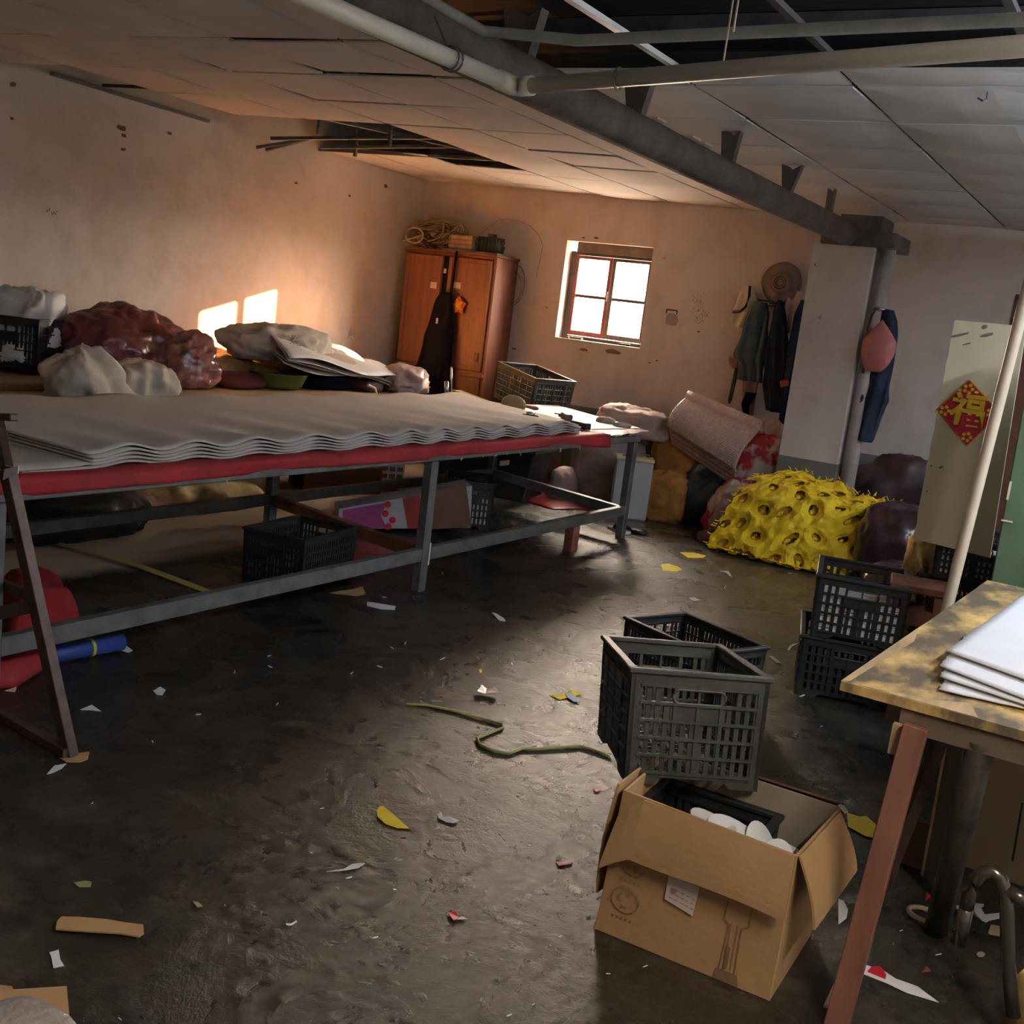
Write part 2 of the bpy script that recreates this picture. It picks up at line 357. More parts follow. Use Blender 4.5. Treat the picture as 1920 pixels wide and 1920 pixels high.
# column, beam
cm = MB().box(-2.36, -1.94, 7.88, 8.25, 0.0, 2.27)
col = struct('column', cm, M_wall)
struct('column_dado', MB().box(-2.364, -1.936, 7.876, 8.254, 0, .70), M_dado, col)
struct('column_cap', MB().box(-2.30, -1.80, 7.82, 8.3, 2.20, 2.30).box(-2.18, -1.9, 7.8, 8.15, 2.30, 2.40), M_beam, col)
# round pipe boxed beside the column
struct('column_pipe', MB().tube([(-1.87, 7.98, .0), (-1.87, 7.98, 2.22)], .055, 12), mat('beige_pipe', (.42, .36, .32), .6), smooth=True)
bt = MB().tube([(-2.12, 1.2, 2.285), (-2.12, 3, 2.28), (-2.12, 5, 2.27), (-2.12, 8.0, 2.275)], .078, 14)
beam = struct('beam', bt, M_beam, smooth=True)
for k, (y, wt, wb_, lx) in enumerate(((3.36, .15, .08, 0), (4.30, .13, .06, .0), (5.40, .10, .055, .0), (6.38, .10, .045, .02), (7.26, .045, .04, 0))):
    m = MB(); z0, z1 = 2.33, 2.49
    m.prism([(-2.12-wb_/2, y, z0), (-2.12+wb_/2, y, z0), (-2.12+wt/2+lx, y, z1), (-2.12+wt*.15, y, z1-.03), (-2.12-wt*.1, y, z1-.01), (-2.12-wt/2, y, z1)], (0, .05, 0))
    m.build('beam_bracket', M_beam, beam)
for y in (4.45, 4.85, 5.0): MB().box(-2.16, -2.08, y, y+.10, 2.352, 2.362).build('plaster_patch', M_wall, beam)
# pipes
pv = MB(); zc = 2.17
A1 = at(590, 0, 2, zc); A2 = at(968, 163, 2, zc); A3 = at(1925, 86, 2, zc); ext = (A1-A2)*.6
A0 = A1+ext; A4 = A3+(A3-A2)*.9
pipe = thing('water_pipe', 'white plastic water pipe with an elbow slung under the ceiling beam', 'pipe', (0, 0, 0))
MB().tube([A0, A2], .0255, 14).build('pipe_run', M_pvc, pipe, smooth=True)
MB().tube([A2, A4], .0235, 14).build('pipe_run', M_pvc, pipe, smooth=True)
d1 = (A1-A2).normalized(); d2 = (A3-A2).normalized()
MB().tube([A2+d1*.10, A2+d1*.02, A2+d2*.02, A2+d2*.07], .0295, 14).build('elbow', M_pvc, pipe, smooth=True)
q = A2+d1*.33
for s_ in (0, .02): MB().tube([q+d1*s_+Vector((.033*cos(t), 0, .033*sin(t))) for t in [k*pi/8 for k in range(17)]], .0035, 6).build('tie_wire', M_steel, pipe)
MB().tube([q+Vector((-.02, 0, .03)), q+Vector((-.08, 0, .12))], .004, 6).build('tie_wire', M_steel, pipe)
q = A2+d2*.42; MB().tube([q+Vector((0, .03*cos(t), .03*sin(t))) for t in [k*pi/8 for k in range(17)]], .003, 6).build('tie_wire', M_steel, pipe)
B0 = at(700, -60, 2, 2.36); B1 = at(905, 58, 2, 2.33); B2 = at(1085, 76, 2, 2.30); B3 = at(1925, 36, 2, 2.30); B4 = B3+(B3-B2)*.7
tag(MB().tube([B0, B1, (B1+B2)/2, B2, B2+(B3-B2)*.1, B3, B4], .017, 12).build('plastic_hose', M_tube, smooth=True), 'pale translucent hose slung above the white water pipe', 'hose')
fs = MB()
def film(u, v): 
    p = B0.lerp(B2, min(1, u*1.6)) if u < .625 else B2.lerp(B3, (u-.625)/.375)
    return p+Vector((0, 0, .03+.10*v+.02*sin(u*23+v*4)))+Vector((0, .10*v, 0))
for t_ in ((1345, 45), (1365, 60)):
    pass
hook = at(1850, 185, 2, 2.47)
tag(MB().tube([hook+Vector((0, 0, .04)), hook, hook+Vector((-.01, -.01, -.01)), hook+Vector((-.03, -.01, 0))], .004, 6).build('wire_hook', M_steel), 'small bent wire hook under the pale ceiling on the right', 'hook')
strv = []
for k, (px, py0, py1) in enumerate(((1355, 0, 125), (1375, 0, 60))):
    a = at(px, py1, 2, 2.2); 
    tag(MB().tube([a, a+Vector((0, .02, .9))], .0025, 5).build('pull_string', M_pvc), ('pale cord dropping past the hose to the white water pipe', 'short pale cord hanging behind the hose')[k], 'cord')
# window
wn = bpy.data.objects.new('window_1', None); C.objects.link(wn); wn['kind'] = 'structure'; wn.location = (0, 0, 0)
fy = YB+.125
x0, x1, z0, z1 = wx0+.0, wx1-.0, wz0, wz1
def wbx(n, *a, m=M_win, bevel=.002): return MB().box(*a).build(n, m, wn, bevel=bevel)
M_wing = mat('window_dark_timber', (.12, .095, .08), .6, var=.3)
M_winr = mat('window_red_timber', (.26, .06, .055), .6, var=.3)
wbx('lintel', x0+.06, x1, fy-.035, fy+.06, z1-.085, z1, m=M_wing)
wbx('frame_post', x0, x0+.055, fy-.01, fy+.06, z0, z1-.08, m=M_wing)
wbx('frame_post', x1-.03, x1, fy-.01, fy+.06, z0, z1-.08, m=M_wing)
wbx('frame_rail', x0+.055, x1-.03, fy-.01, fy+.06, z0, z0+.035, m=M_wing)
wbx('frame_rail', x0+.055, x1-.03, fy-.01, fy+.06, z1-.11, z1-.08, m=M_wing)
mid = (x0+x1)/2+.005
for k, (a, c) in enumerate(((x0+.058, mid-.002), (mid+.002, x1-.033))):
    mm = M_winr if k == 0 else M_wing; zz0, zz1 = z0+.038, z1-.113; w = .034; y0, y1 = fy-.02, fy+.02
    sh = MB().box(a, a+w, y0, y1, zz0, zz1).box(c-w, c, y0, y1, zz0, zz1).box(a+w, c-w, y0, y1, zz0, zz0+w*1.3).box(a+w, c-w, y0, y1, zz1-w*.8, zz1).build('sash', mm, wn, bevel=.002)
    zm = zz0+(zz1-zz0)*.5
    MB().box(a+w, c-w, y0+.008, y1-.008, zm-.014, zm+.014).build('glazing_bar', M_wing, sh)
    for (p0, p1) in ((zz0+w*1.3, zm-.008), (zm+.008, zz1-w*.8)): MB().box(a+w, c-w, fy-.002, fy+.002, p0, p1).build('pane', M_glass, sh)
MB().tube([(mid+.0, fy-.025, 1.66), (mid, fy-.05, 1.66), (mid, fy-.05, 1.74), (mid, fy-.025, 1.74)], .005, 6).build('handle', M_silver, wn)
wbx('sill', x0, x1, YB-.012, fy-.01, z0-.02, z0+.004, m=M_wall)
for k, (u, w, h) in enumerate(((.075, .06, .016), (.15, .12, .02), (.64, .10, .02))):
    tag(MB().box(x0+u, x0+u+w, YB-.006, YB+.03, z0+.0055, z0+.0055+h).build('sill_block', M_brown if k != 1 else M_wing, bevel=.003), ('small brown block at the left end of the window sill', 'dark strip in the middle of the window sill', 'small brown block at the right end of the window sill')[k], 'block')
# marks on the walls
def marks(par, pts, n='scribble', w=.004):
    m = MB()
    for a, c in pts: m.bar(a, c, w, .0012)
    return m.build(n, M_ink, par)
rn = random.Random(3)
pts = []
for k, (y_, n_) in enumerate(((553, 4), (566, 2), (575, 2), (583, 3), (592, 3), (602, 2))):
    for q_ in range(n_*2):
        a = at(1300+k*1.0+q_*4.2-(3 if k == 0 else 0), y_+rn.uniform(-2, 2), 1, YB-.002); pts.append((a, a+Vector((rn.uniform(-.022, .022), 0, rn.uniform(-.022, .022)))))
marks(wb, pts, 'wall_writing')
pts = []
for k in range(9):
    a = at(80+k*3.2, 397+rn.uniform(-3, 3), 0, XL+.002); pts.append((a, a+Vector((0, rn.uniform(-.012, .03), rn.uniform(-.02, .02)))))
marks(wl, pts, 'wall_writing', .005)
for px, py, s_ in ((24, 158, .03), (22, 222, .02), (228, 240, .045), (232, 254, .03), (231, 280, .025), (318, 250, .025), (555, 343, .025), (655, 367, .022), (723, 349, .03)):
    a = at(px, py, 0, XL+.001); m = MB(); 
    m.prism([a+Vector((0, s_*r_*cos(t)*.9, s_*r_*sin(t)*.5)) for t, r_ in [(k*pi/4, rn.uniform(.6, 1.1)) for k in range(8)]], (.004, 0, 0)); m.build('plaster_chip', M_conc, wl)
for px, py, s_ in ((775, 392, .02), (1095, 446, .02), (1118, 446, .03), (1095, 656, .05), (1150, 660, .08), (1218, 680, .02), (1232, 676, .02), (1246, 484, .015), (1025, 577, .02), (964, 654, .03), (1310, 622, .02)):
    a = at(px, py, 1, YB-.001); m = MB()
    m.prism([a+Vector((s_*r_*cos(t), 0, s_*r_*sin(t)*.3)) for t, r_ in [(k*pi/4, rn.uniform(.6, 1.1)) for k in range(8)]], (0, -.003, 0)); m.build('plaster_chip', M_conc, wb)
pts = []
for px, py in ((1527, 598), (1534, 596), (1538, 600), (1532, 604), (1529, 494), (1530, 500)):
    a = at(px, py, 1, 7.878); pts.append((a, a+Vector((rn.uniform(-.03, .03), 0, rn.uniform(-.025, .025)))))
marks(col, pts, 'column_writing', .006)
# wall notch with grey patch right of the window
a = at(1260, 582, 1, YB-.001); m = MB().box(a.x-.05, a.x+.05, YB-.006, YB, a.z-.004, a.z+.008).box(a.x-.052, a.x-.044, YB-.006, YB, a.z-.03, a.z).box(a.x+.044, a.x+.052, YB-.006, YB, a.z-.03, a.z)
m.build('wall_bracket', M_ink, wb)
a = at(1258, 600, 1, YB-.001); MB().prism([a+Vector((.065*r_*cos(t), 0, .065*r_*sin(t))) for t, r_ in [(k*pi/5, rn.uniform(.7, 1.05)) for k in range(10)]], (0, -.003, 0)).build('cement_patch', mat('grey_cement', (.32, .29, .25), .9), wb)
# ---------------------------------------------------------------- lamps
for i, (p, ln, colr, en, ang, upf) in enumerate(TUBES):
    t = thing('strip_lamp', ('strip lamp hung from the roof over the stained table', 'strip lamp hung from the roof at the near end of the stained table', 'added unseen strip lamp in front of the back wall on the right')[i], 'lamp', p, ang)
    MB().box(-ln/2, ln/2, -.03, .03, .02, .06).build('housing', M_white, t)
    e_ = mat('lamp_glow_%s' % 'abc'[i], (1, 1, 1), .5, emit=(colr, 6))
    MB().tube([(-ln/2+.02, 0, 0), (ln/2-.02, 0, 0)], .015, 10).build('tube', e_, t, smooth=True)
    for s_ in (-.4, .4): MB().bar((s_, 0, .06), (s_, 0, cz(p[0])-p[2]), .006).build('cord', M_steel, t)
    for up in (0, 1):  # upward light added above the housing, boosted to brighten the ceiling
        L = bpy.data.lights.new('lamp_light', 'AREA'); L.shape = 'RECTANGLE'; L.size = ln; L.size_y = .05; L.energy = en*(1 if not up else upf); L.color = colr
        lo = bpy.data.objects.new('lamp_light', L); C.objects.link(lo); lo.location = (p[0], p[1], p[2]-.02 if not up else p[2]+.065)
        lo.rotation_euler = (0 if not up else pi, 0, ang)
# ---------------------------------------------------------------- crates
def crate_panel(u0, u1, h, t, end, slot=.021):
    """wall panel in local (u, thickness y 0..t, z)"""
    m = MB(); pw = .026; n = 5
    m.box(u0, u0+pw, 0, t, .0, h-.012).box(u1-pw, u1, 0, t, .0, h-.012)
    zb = h*.105; zs = [zb+(h*.86-zb)*k/n for k in range(n+1)]
    for z in zs: m.box(u0+pw, u1-pw, -.004, t+.001, z-.0035, z+.0035)
    m.box(u0+pw, u1-pw, 0, t*.7, zs[-1], h-.012)
    uc = (u0+u1)/2; L = u1-u0
    nt = .26*L    # notch under the bottom rib
    m.prism([(u0+pw, 0, 0), (uc-nt-.01, 0, 0), (uc-nt+.012, 0, zb-.008), (u0+pw, 0, zb-.008)], (0, t, 0)); m.prism([(u1-pw, 0, 0), (uc+nt+.01, 0, 0), (uc+nt-.012, 0, zb-.008), (u1-pw, 0, zb-.008)], (0, t, 0))
    m.box(u0+pw, u1-pw, 0, t, zb-.012, zb-.003)
    hw = .073
    nsl = int((L-2*pw)/slot)
    for i in range(nsl+1):
        u = u0+pw+(L-2*pw)*i/nsl
        for k in range(n):
            inner = abs(u-uc) < hw+.012
            if end and k in (3, 4) and inner and (k == 4 or False): continue
            m.box(u-slot*.27, u+slot*.27, t*.25, t*.8, zs[k], zs[k+1])
    for q in ((-.25, 0, .25) if not end else (-.17, 0, .17)):
        m.box(uc+q*L-.005, uc+q*L+.005, -.002, t*.9, zs[0], zs[-1 if not (end and q == 0) else 4])
    if end:
        m.box(uc-hw, uc+hw, t*.2, t*.75, zs[3], zs[4])
        ring = []
        zc_ = (zs[4]+zs[5])/2-.002; rr = (zs[5]-zs[4])*.40
        for k in range(25):
            a = 2*pi*k/24; cx = (hw-rr-.004)*(1 if cos(a) > 0 else -1); ring.append((uc+cx+rr*cos(a), -.001, zc_+rr*sin(a)))
        m.tube(ring, .0035, 6, cap=False)
        m.box(uc-.003, uc+.003, 0, t, zs[4], zs[5])
    return m
def crate(label, loc, rz=0, w=.35, l=.49, h=.28, m=M_blk, rx=0, ry=0, group=None, slot=.021, mode=''):
    """w = end width (x), l = length (y); local origin = middle of the front end's bottom edge"""
    t = thing('plastic_crate', label, 'crate', loc, rz, group, rx, ry)
    k = .965
    def place(mb, M_, name):
        mb.xf(M_)
        for v in mb.v: s_ = k+(1-k)*v.z/h; v.x *= s_; v.y = l/2+(v.y-l/2)*s_
        o = mb.build(name, m, t); return o
    place(crate_panel(-w/2, w/2, h, .012, True, slot), Matrix.Identity(4), 'end_panel')
    place(crate_panel(-w/2, w/2, h, .012, True, slot), Matrix.Translation((0, l, 0)) @ Matrix.Rotation(pi, 4, 'Z'), 'end_panel')
    place(crate_panel(-l/2, l/2, h, .012, False, slot), Matrix.Translation((w/2, l/2, 0)) @ Matrix.Rotation(pi/2, 4, 'Z'), 'side_panel')
    place(crate_panel(-l/2, l/2, h, .012, False, slot), Matrix.Translation((-w/2, l/2, 0)) @ Matrix.Rotation(-pi/2, 4, 'Z'), 'side_panel')
    r = MB(); e = .008
    for a in ((-w/2-e, w/2+e, -e, .016), (-w/2-e, w/2+e, l-.016, l+e), (-w/2-e, -w/2+.016, .016, l-.016), (w/2-.016, w/2+e, .016, l-.016)): r.box(*a, h-.014, h)
    r.build('rim', m, t, bevel=.003)
    bm_ = MB()
    zb = h*.09
    for i in range(9): x = -w/2*k+.014+(w*k-.028)*i/8; bm_.box(x-.006, x+.006, .02, l-.02, zb-.004, zb+.004)
    for i in range(12): y = .02+(l-.04)*i/11; bm_.box(-w/2*k+.012, w/2*k-.012, y-.006, y+.006, zb-.003, zb+.003)
    bm_.build('base_grid', m, t)
    return t
def pile(name, label, cat, M_, w, l, zt, m, n=9, seed=1, zb=.03):   # heap of folded sheets inside a crate
    rn = random.Random(seed); o = MB()
    for k in range(n):
        zz = zb+(zt-zb)*k/n; th = (zt-zb)/n*.9
        def fn(u, v, sd=rn.random()*50, zz=zz): return (-w/2+w*u, .018+(l-.05)*v, zz+th*.3*noise.noise(Vector((u*4, v*5, sd)))*2)
        g = MB().grid(fn, 8, 8)
        o.add(g.v, g.f); g2 = MB().grid(lambda u, v, f=fn: Vector(f(u, v))+Vector((0, 0, th*.55)), 8, 8); o.add(g2.v, g2.f)
    o.xf(M_); return tag(o.build(name, m, None, smooth=False, solid=th*.45), label, cat)
# ---- near crates and the cardboard carton
bx, by, bw, bd, bh, brz = -.757, 2.395, .455, .36, .37, R(1)
box = thing('cardboard_carton', 'open brown cardboard carton with drooping flaps and a white shipping label', 'box', (bx, by, 0), brz)
th = .007
def wallp(pts, d, n, m=M_card): return MB().prism(pts, d).build(n, m, box, bevel=.0015)
w2 = bw/2
wallp([(-w2, 0, 0), (w2, 0, 0), (w2, .02, bh*.97), (-w2+.01, .03, bh)], (0, th, 0), 'front_panel')
wallp([(-w2, bd, 0), (w2, bd, 0), (w2+.02, bd-.01, bh*1.0), (-w2, bd, bh)], (0, -th, 0), 'back_panel', M_cardin)
wallp([(w2, th, 0), (w2, bd-th, 0), (w2+.02, bd-.01-th, bh), (w2, .02+th, bh*.97)], (-th, 0, 0), 'side_panel')
wallp([(-w2, th, 0), (-w2, bd-th, 0), (-w2, bd-th, bh), (-w2+.01, .03+th, bh)], (th, 0, 0), 'side_panel')
wallp([(-w2+th, th, .002), (w2-th, th, .002), (w2-th, bd-th, .002), (-w2+th, bd-th, .002)], (0, 0, .005), 'bottom_panel')
# flaps
def flap(fn, nu, nv, n='flap', m=M_card, so=.006): return MB().grid(fn, nu, nv).build(n, m, box, solid=so)
def F(u, v):   # front flap folded down outside, standing off the panel
    x = -w2+.045*(1-v)**2*(1-u)*.6+.0+(bw-.0)*u*(1-.03*v)+.012
    top = Vector((-w2+.012+(bw-.014)*u, .018-.004, bh*(1-.03*u)+.006)); 
    if u < .12: top.z -= .12*(.12-u)*4; 
    top.x += .03*(1-u)**6*(1-v)
    dn = .148+.003*sin(u*7)
    return top+Vector((.004*v-.022*(1-u)**6, -.022*sin(v*1.5)-.010, -dn*v))
flap(F, 14, 8)
def G(u, v):   # right flap swung outwards and down
    y = .02+(bd-.06)*u*(1-.0*v)
    top = Vector((w2+.004+.018*u, y, bh*(.975+.02*u)))
    return top+Vector((.055*sin(v*1.4)+.01*v, -.02*v*(1-u), -.15*v*(1-.1*u)))
flap(G, 10, 8)
def G2(u, v):  # rear flap folded outwards
    return Vector((-w2+.02+(bw)*u, bd+.004+.06*v, bh*(1.0)+.004-.03*v*v-.05*v))
flap(G2, 10, 5, m=M_cardd)
def G3(u, v):  # left flap hanging down
    return Vector((-w2-.004-.02*sin(v*2.2), .03+(bd-.06)*u, bh*(1.0-.0)+.01-.30*v))
flap(G3, 8, 8)
# prints on the front panel
fM = Matrix.Rotation(R(-3), 4, 'X')
def fp(u, z): return Vector((-w2+bw*u, .02*(z/bh)-.0012, z))
def circ(uc, zc_, r): return [fp(uc, zc_)+Vector((r*cos(2*pi*k/28), -.0004, r*sin(2*pi*k/28)*.96)) for k in range(29)]
for uc, zc_ in ((.165, .205), (.15, .105)):
    m = MB(); c_ = circ(uc, zc_, .036)
    for k in range(28): m.bar(c_[k], c_[k+1], .002, .0006)
    for k in range(10):
        a = rn.uniform(0, 6.28); p_ = fp(uc, zc_)+Vector((.02*cos(a), -.0004, .02*sin(a))); m.bar(p_, p_+Vector((rn.uniform(-.014, .014), 0, rn.uniform(-.014, .014))), .0015, .0006)
    for k in range(9):
        p_ = fp(uc-.06+.013*k, zc_-.046); m.bar(p_, p_+Vector((.004, 0, .005*(1 if k % 2 else -1))), .0016, .0006)
    m.build('printed_icon', M_print, box)
m = MB(); out = [(.70, .20), (.70, .155), (.73, .145), (.715, .03), (.80, .03), (.795, .145), (.83, .155), (.83, .20)]
for k in range(len(out)-1): m.bar(fp(*out[k])+Vector((0, -.0004, 0)), fp(*out[k+1])+Vector((0, -.0004, 0)), .0018, .0006)
for s_ in (.74, .775): m.bar(fp(s_, .15)+Vector((0, -.0004, 0)), fp(s_, .03)+Vector((0, -.0004, 0)), .0014, .0006)
m.bar(fp(.745, .09), fp(.745, .035), .010, .0005)
m.prism([fp(.70, .03), fp(.69, .002), fp(.83, .002), fp(.815, .03)], (0, -.0005, 0)); m.build('printed_blender_drawing', M_print, box)
MB().prism([fp(.365, .21), fp(.365, .145), fp(.53, .13), fp(.54, .205)], (0, -.001, 0)).build('shipping_label', M_label, box)
m = MB()
for k in range(5):
    for j in range(3): p_ = fp(.385+.03*k+rn.uniform(0, .01), .155+.012*j-.006*k*.3)+Vector((0, -.0015, 0)); m.bar(p_, p_+Vector((.009, 0, 0)), .002, .0004)
m.box(*(lambda p_: (p_.x, p_.x+.014, p_.y-.0016, p_.y-.0011, p_.z, p_.z+.012))(fp(.39, .168)))
m.build('label_print', mat('label_red_print', (.40, .22, .18), .9), box)
m = MB()
for a_, c_ in (((.60, .345), (.72, .36)), ((.60, .345), (.63, .352))):
    pass
# scraps inside the carton
def disc(name, label, cat, loc, rx_, ry_, m_, rz=0, tilt=(0, 0), group=None, curl=.0, tk=.003):
    o = MB().grid(lambda u, v: (rx_*(.05+.95*v)*cos(2*pi*u), ry_*(.05+.95*v)*sin(2*pi*u), curl*v*v*cos(4*pi*u)), 24, 4)
    o = o.build(name, m_, None, solid=tk); o.location = loc; o.rotation_euler = (tilt[0], tilt[1], rz); return tag(o, label, cat, group)
disc('foam_offcut', 'white rounded foam offcut sticking up at the right corner of the open carton', 'offcut', (bx+.175, by+.055, bh-.045), .036, .042, M_foam, R(10), (R(62), 0))
disc('foam_offcut', 'white wavy foam offcut along the front edge of the open carton', 'offcut', (bx+.085, by+.075, bh-.055), .10, .055, M_foam, R(-12), (R(30), R(14)), curl=.014)
disc('foam_offcut', 'white pointed foam offcut rising behind the wavy one in the carton', 'offcut', (bx+.12, by+.10, bh-.055), .032, .06, M_foam, R(25), (R(62), R(-20)), curl=.008)
disc('foam_offcut', 'white narrow foam offcut on the tilted crate side of the open carton', 'offcut', (bx+.00, by+.10, bh-.04), .07, .03, M_foam, R(-20), (R(30), 0), curl=.010)
disc('foam_offcut', 'grey-looking foam sheet lying deep inside the open carton', 'offcut', (bx+.12, by+.19, bh-.13), .09, .12, M_foam, 0, (R(8), 0), curl=.01)
# lower crate in the carton, tilted crate on top, crate behind
crate('black plastic crate jammed in the cardboard carton under the tilted grey crate', (bx-.055, by+.055, .035), R(1), .32, .28, .27, M_blk)
crA = crate('grimy grey-black plastic crate tilted on top of the cardboard carton', (-.868, 2.618, .345), R(33.4), .362, .545, .302, M_gry, rx=R(-8.4), ry=R(-1.6), slot=.0235)
crate('black plastic crate on the floor behind the tilted grey crate', at(1141, 1140, 2, .285)+Vector((.13+.05, .10, -.285)), R(-24.5)-pi/2+R(0), .345, .49, .285, M_blk)
# ---- crate stack on the right
def front_crate(label, p, rz, z, **k): return crate(label, (p[0], p[1], z), rz, **k)
pA = at(1615, 1201, 2, .27)
low = crate('black crate at the bottom of the two-crate stack near the stained table', (-.975, 4.76, 0), R(16), .42, .46, .272, M_blk, slot=.03)
tp = crate('black crate with white sheets, on top of the two-crate stack', (-.965, 4.74, .275), R(14), .385, .46, .275, M_blk, slot=.030)
pile('foam_sheets', 'white foam sheets stacked inside the upper crate by the stained table', 'sheets', TM((-.965, 4.735, .275), R(14)), .352, .44, .185, M_foam, seed=4, zb=.034)
# crates behind the cream board
crate('black crate at the bottom of the pile behind the cream board', (-.66, 5.28, 0), R(4), .36, .45, .28, M_blk)
crate('black crate in the middle of the pile behind the cream board', (-.66, 5.28, .282), R(4), .36, .45, .26, M_blk)
crate('black crate with white sheets just below the cream board', (-.62, 5.24, .544), R(4), .34, .45, .20, M_blk)
pile('foam_sheets', 'white sheets inside the crate just below the cream board', 'sheets', TM((-.62, 5.24, .544), R(4)), .29, .43, .15, M_foam, seed=9, zb=.03)
# ---------------------------------------------------------------- long worktable
mt = thing('long_worktable', 'long steel-framed worktable under wavy white sheets with a red cloth edge', 'table', (-3.9, 4.6, 0))
o_ = Vector((3.9, -4.6, 0))
def tb(n, m, *a, **k): q = MB().box(*a); q.xf(Matrix.Translation(o_)); return q.build(n, m, mt, **k)
XB, XF, Y0, Y1 = -4.45, -3.2, 1.9, 7.20
for y in (7.12, 4.66, 2.2):
    tb('leg', M_steel, XF, XF+.055, y-.03, y+.03, 0, .69, bevel=.004)
    tb('leg', M_steel, XB, XB+.055, y+.18, y+.24, 0, .69, bevel=.004)
tb('top_rail', M_steel, XF-.002, XF+.05, Y0, Y1, .69, .735, bevel=.004)
tb('top_rail', M_steel, XB-.05, XB, Y0, Y1+.2, .69, .735, bevel=.004)
MB().bar(Vector((XF, 7.16, .712))+o_, Vector((XB, 7.38, .712))+o_, .05, .045).build('end_rail', M_steel, mt)
for a, c in ((Y0, 2.17), (2.23, 4.63), (4.69, 7.09)): tb('lower_rail', M_steel, XF+.003, XF+.050, a, c, .165, .232, bevel=.003)
for a, c in ((Y0, 2.38), (2.44, 4.84), (4.90, 7.30)): tb('lower_rail', M_steel, XB+.003, XB+.050, a, c, .20, .262, bevel=.003)
MB().bar(Vector((XF+.02, 7.08, .20))+o_, Vector((XB+.03, 7.34, .23))+o_, .05, .06).build('cross_rail', M_steel, mt)
MB().bar(Vector((XF+.02, 4.66, .20))+o_, Vector((XB+.03, 4.87, .23))+o_, .05, .06).build('cross_rail', M_rust, mt)
MB().prism([Vector(p)+o_ for p in ((XF-.03, Y0, .737), (XF-.03, 7.28, .737), (-4.72, 7.55, .737), (-4.72, Y0, .737))], (0, 0, .022)).build('table_top', M_wood, mt)
tb('prop_block', M_rust, XF-.01, XF+.05, 6.33, 6.42, 0, .163)
rag = MB()
for y, l_ in ((4.9, .03), (5.1, .02), (5.25, .025), (5.5, .045), (6.0, .05), (6.25, .04), (3.2, .04), (5.35, .02)):
    rag.bar(Vector((XF+.053, y, .70))+o_, Vector((XF+.054, y+rn.uniform(-.02, .02), .70-l_*.5))+o_, .008, .002)
rag.build('torn_tape', M_white, mt)
tb('tape_patch', M_white, XF+.051, XF+.053, 4.69, 4.70, .14, .26)
# red cloth
rc = MB()
def RC(u, v):
    y = 2.05+4.62*u; dz = .046+.014*noise.noise(Vector((y*1.7, 0, 3)))+.012*max(0, sin(y*3.1))
    if u > .90: dz += .035*(u-.90)/.1
    if v < .5: t = v*2; return (XF-.10+.145*t, y, .7635+.002*sin(y*9))
    t = (v-.5)*2; return (XF+.058+.012*sin(y*5)*t, y, .762-dz*t)
rc.grid(RC, 120, 8)
tag(rc.build('red_cloth', M_red, smooth=True, solid=.003), 'red cloth strip hanging over the front edge of the long worktable', 'cloth')
def RC2(u, v): 
    y = 6.72+.62*u
    return (XF+.045-.08*(1-v), y-.0, .765-.018*v*(1-u*.6)+.003*sin(y*30))
tag(MB().grid(RC2, 24, 4).build('red_paper', M_redp, solid=.003), 'thin glossy red sheet at the far end of the long worktable edge', 'sheet')
# wavy white sheets
def edge(y): return 1
def sheet(k, n, x_f, y0, yf, yb, zb, amp, name, label, grp, ph=0):
    rn = random.Random(k*7+3); off = rn.uniform(-.012, .012); zz = zb+k*.0125
    def fn(u, v):    # u: back->front, v: near->far
        x = -4.60+rn_b+(x_f+off+4.60-rn_b)*u; ye = yb+(yf-yb)*u; y = y0+(ye-y0)*v+off*.5
        yy = y+.10*(u-1)
        wv = .5+.5*sin(yy*2*pi/.34+ph+1.6*noise.noise(Vector((y*.8, 1, 2))))
        wv2 = .5+.5*sin(yy*2*pi/.62+1.3+ph)
        a = amp*(.25+.75*u**2)*(.5+k*.10)
        b_ = .018*max(0, 1-u*5)
        return (x, y, zz+a*wv*(u**1.5)+.010*wv2*(1-abs(2*u-1))*.8+b_*wv2)
    o = MB().grid(fn, 26, 150).build(name, M_long, None, smooth=True, solid=.0075)
    return tag(o, label, 'sheet', grp)
rn_b = .0
lab = ['bottom sheet of the long wavy white stack on the worktable'] + ['%s sheet from the bottom of the long wavy white stack' % s for s in ('second', 'third', 'fourth')]+['topmost sheet of the long wavy white stack on the worktable']
for k in range(5): sheet(k, 5, -3.235, 2.62 - .0, 6.40, 7.05, .765, .030, 'foam_sheet', lab[k], 'long white foam sheets')
for k in range(2):
    def fn(u, v, k=k): return (-4.6+1.365*u, 2.0+.70*v+.0*u, .7645+k*.010+.008*max(0, sin(v*7+k))*u)
    tag(MB().grid(fn, 12, 24).build('foam_sheet', M_long, None, smooth=True, solid=.004), ('lower flat white sheet at the near end of the worktable', 'upper flat white sheet at the near end of the worktable')[k], 'sheet', 'long white foam sheets')
# things on the table end
pz = .762
hp = at(985, 762, 2, pz+.06)
bt_ = thing('hand_brush', 'wooden paddle with a round head and a reddish handle on the table end', 'paddle', (at(965, 768, 2, pz)), 0)
l0 = Vector(bt_.location)
hd = at(963, 758, 2, .83)-l0
MB().lathe([(.001, .012), (.05, .014), (.068, .006), (.072, 0), (.068, -.008), (.001, -.014)], (0, 0, 0), 24).xf(Matrix.Translation(hd) @ Euler((R(62), R(10), R(25))).to_matrix().to_4x4() @ Matrix.Scale(1.25, 4, (1, 0, 0))).build('head', mat('paddle_head', (.26, .20, .10), .6), bt_, smooth=True)
e0 = at(978, 760, 2, .82)-l0; e1 = at(1008, 766, 2, .80)-l0
MB().tube([e0, e0.lerp(e1, .3), e0.lerp(e1, .8), e1], [.012, .011, .018, .012], 10).build('handle', M_rust, bt_, smooth=True)
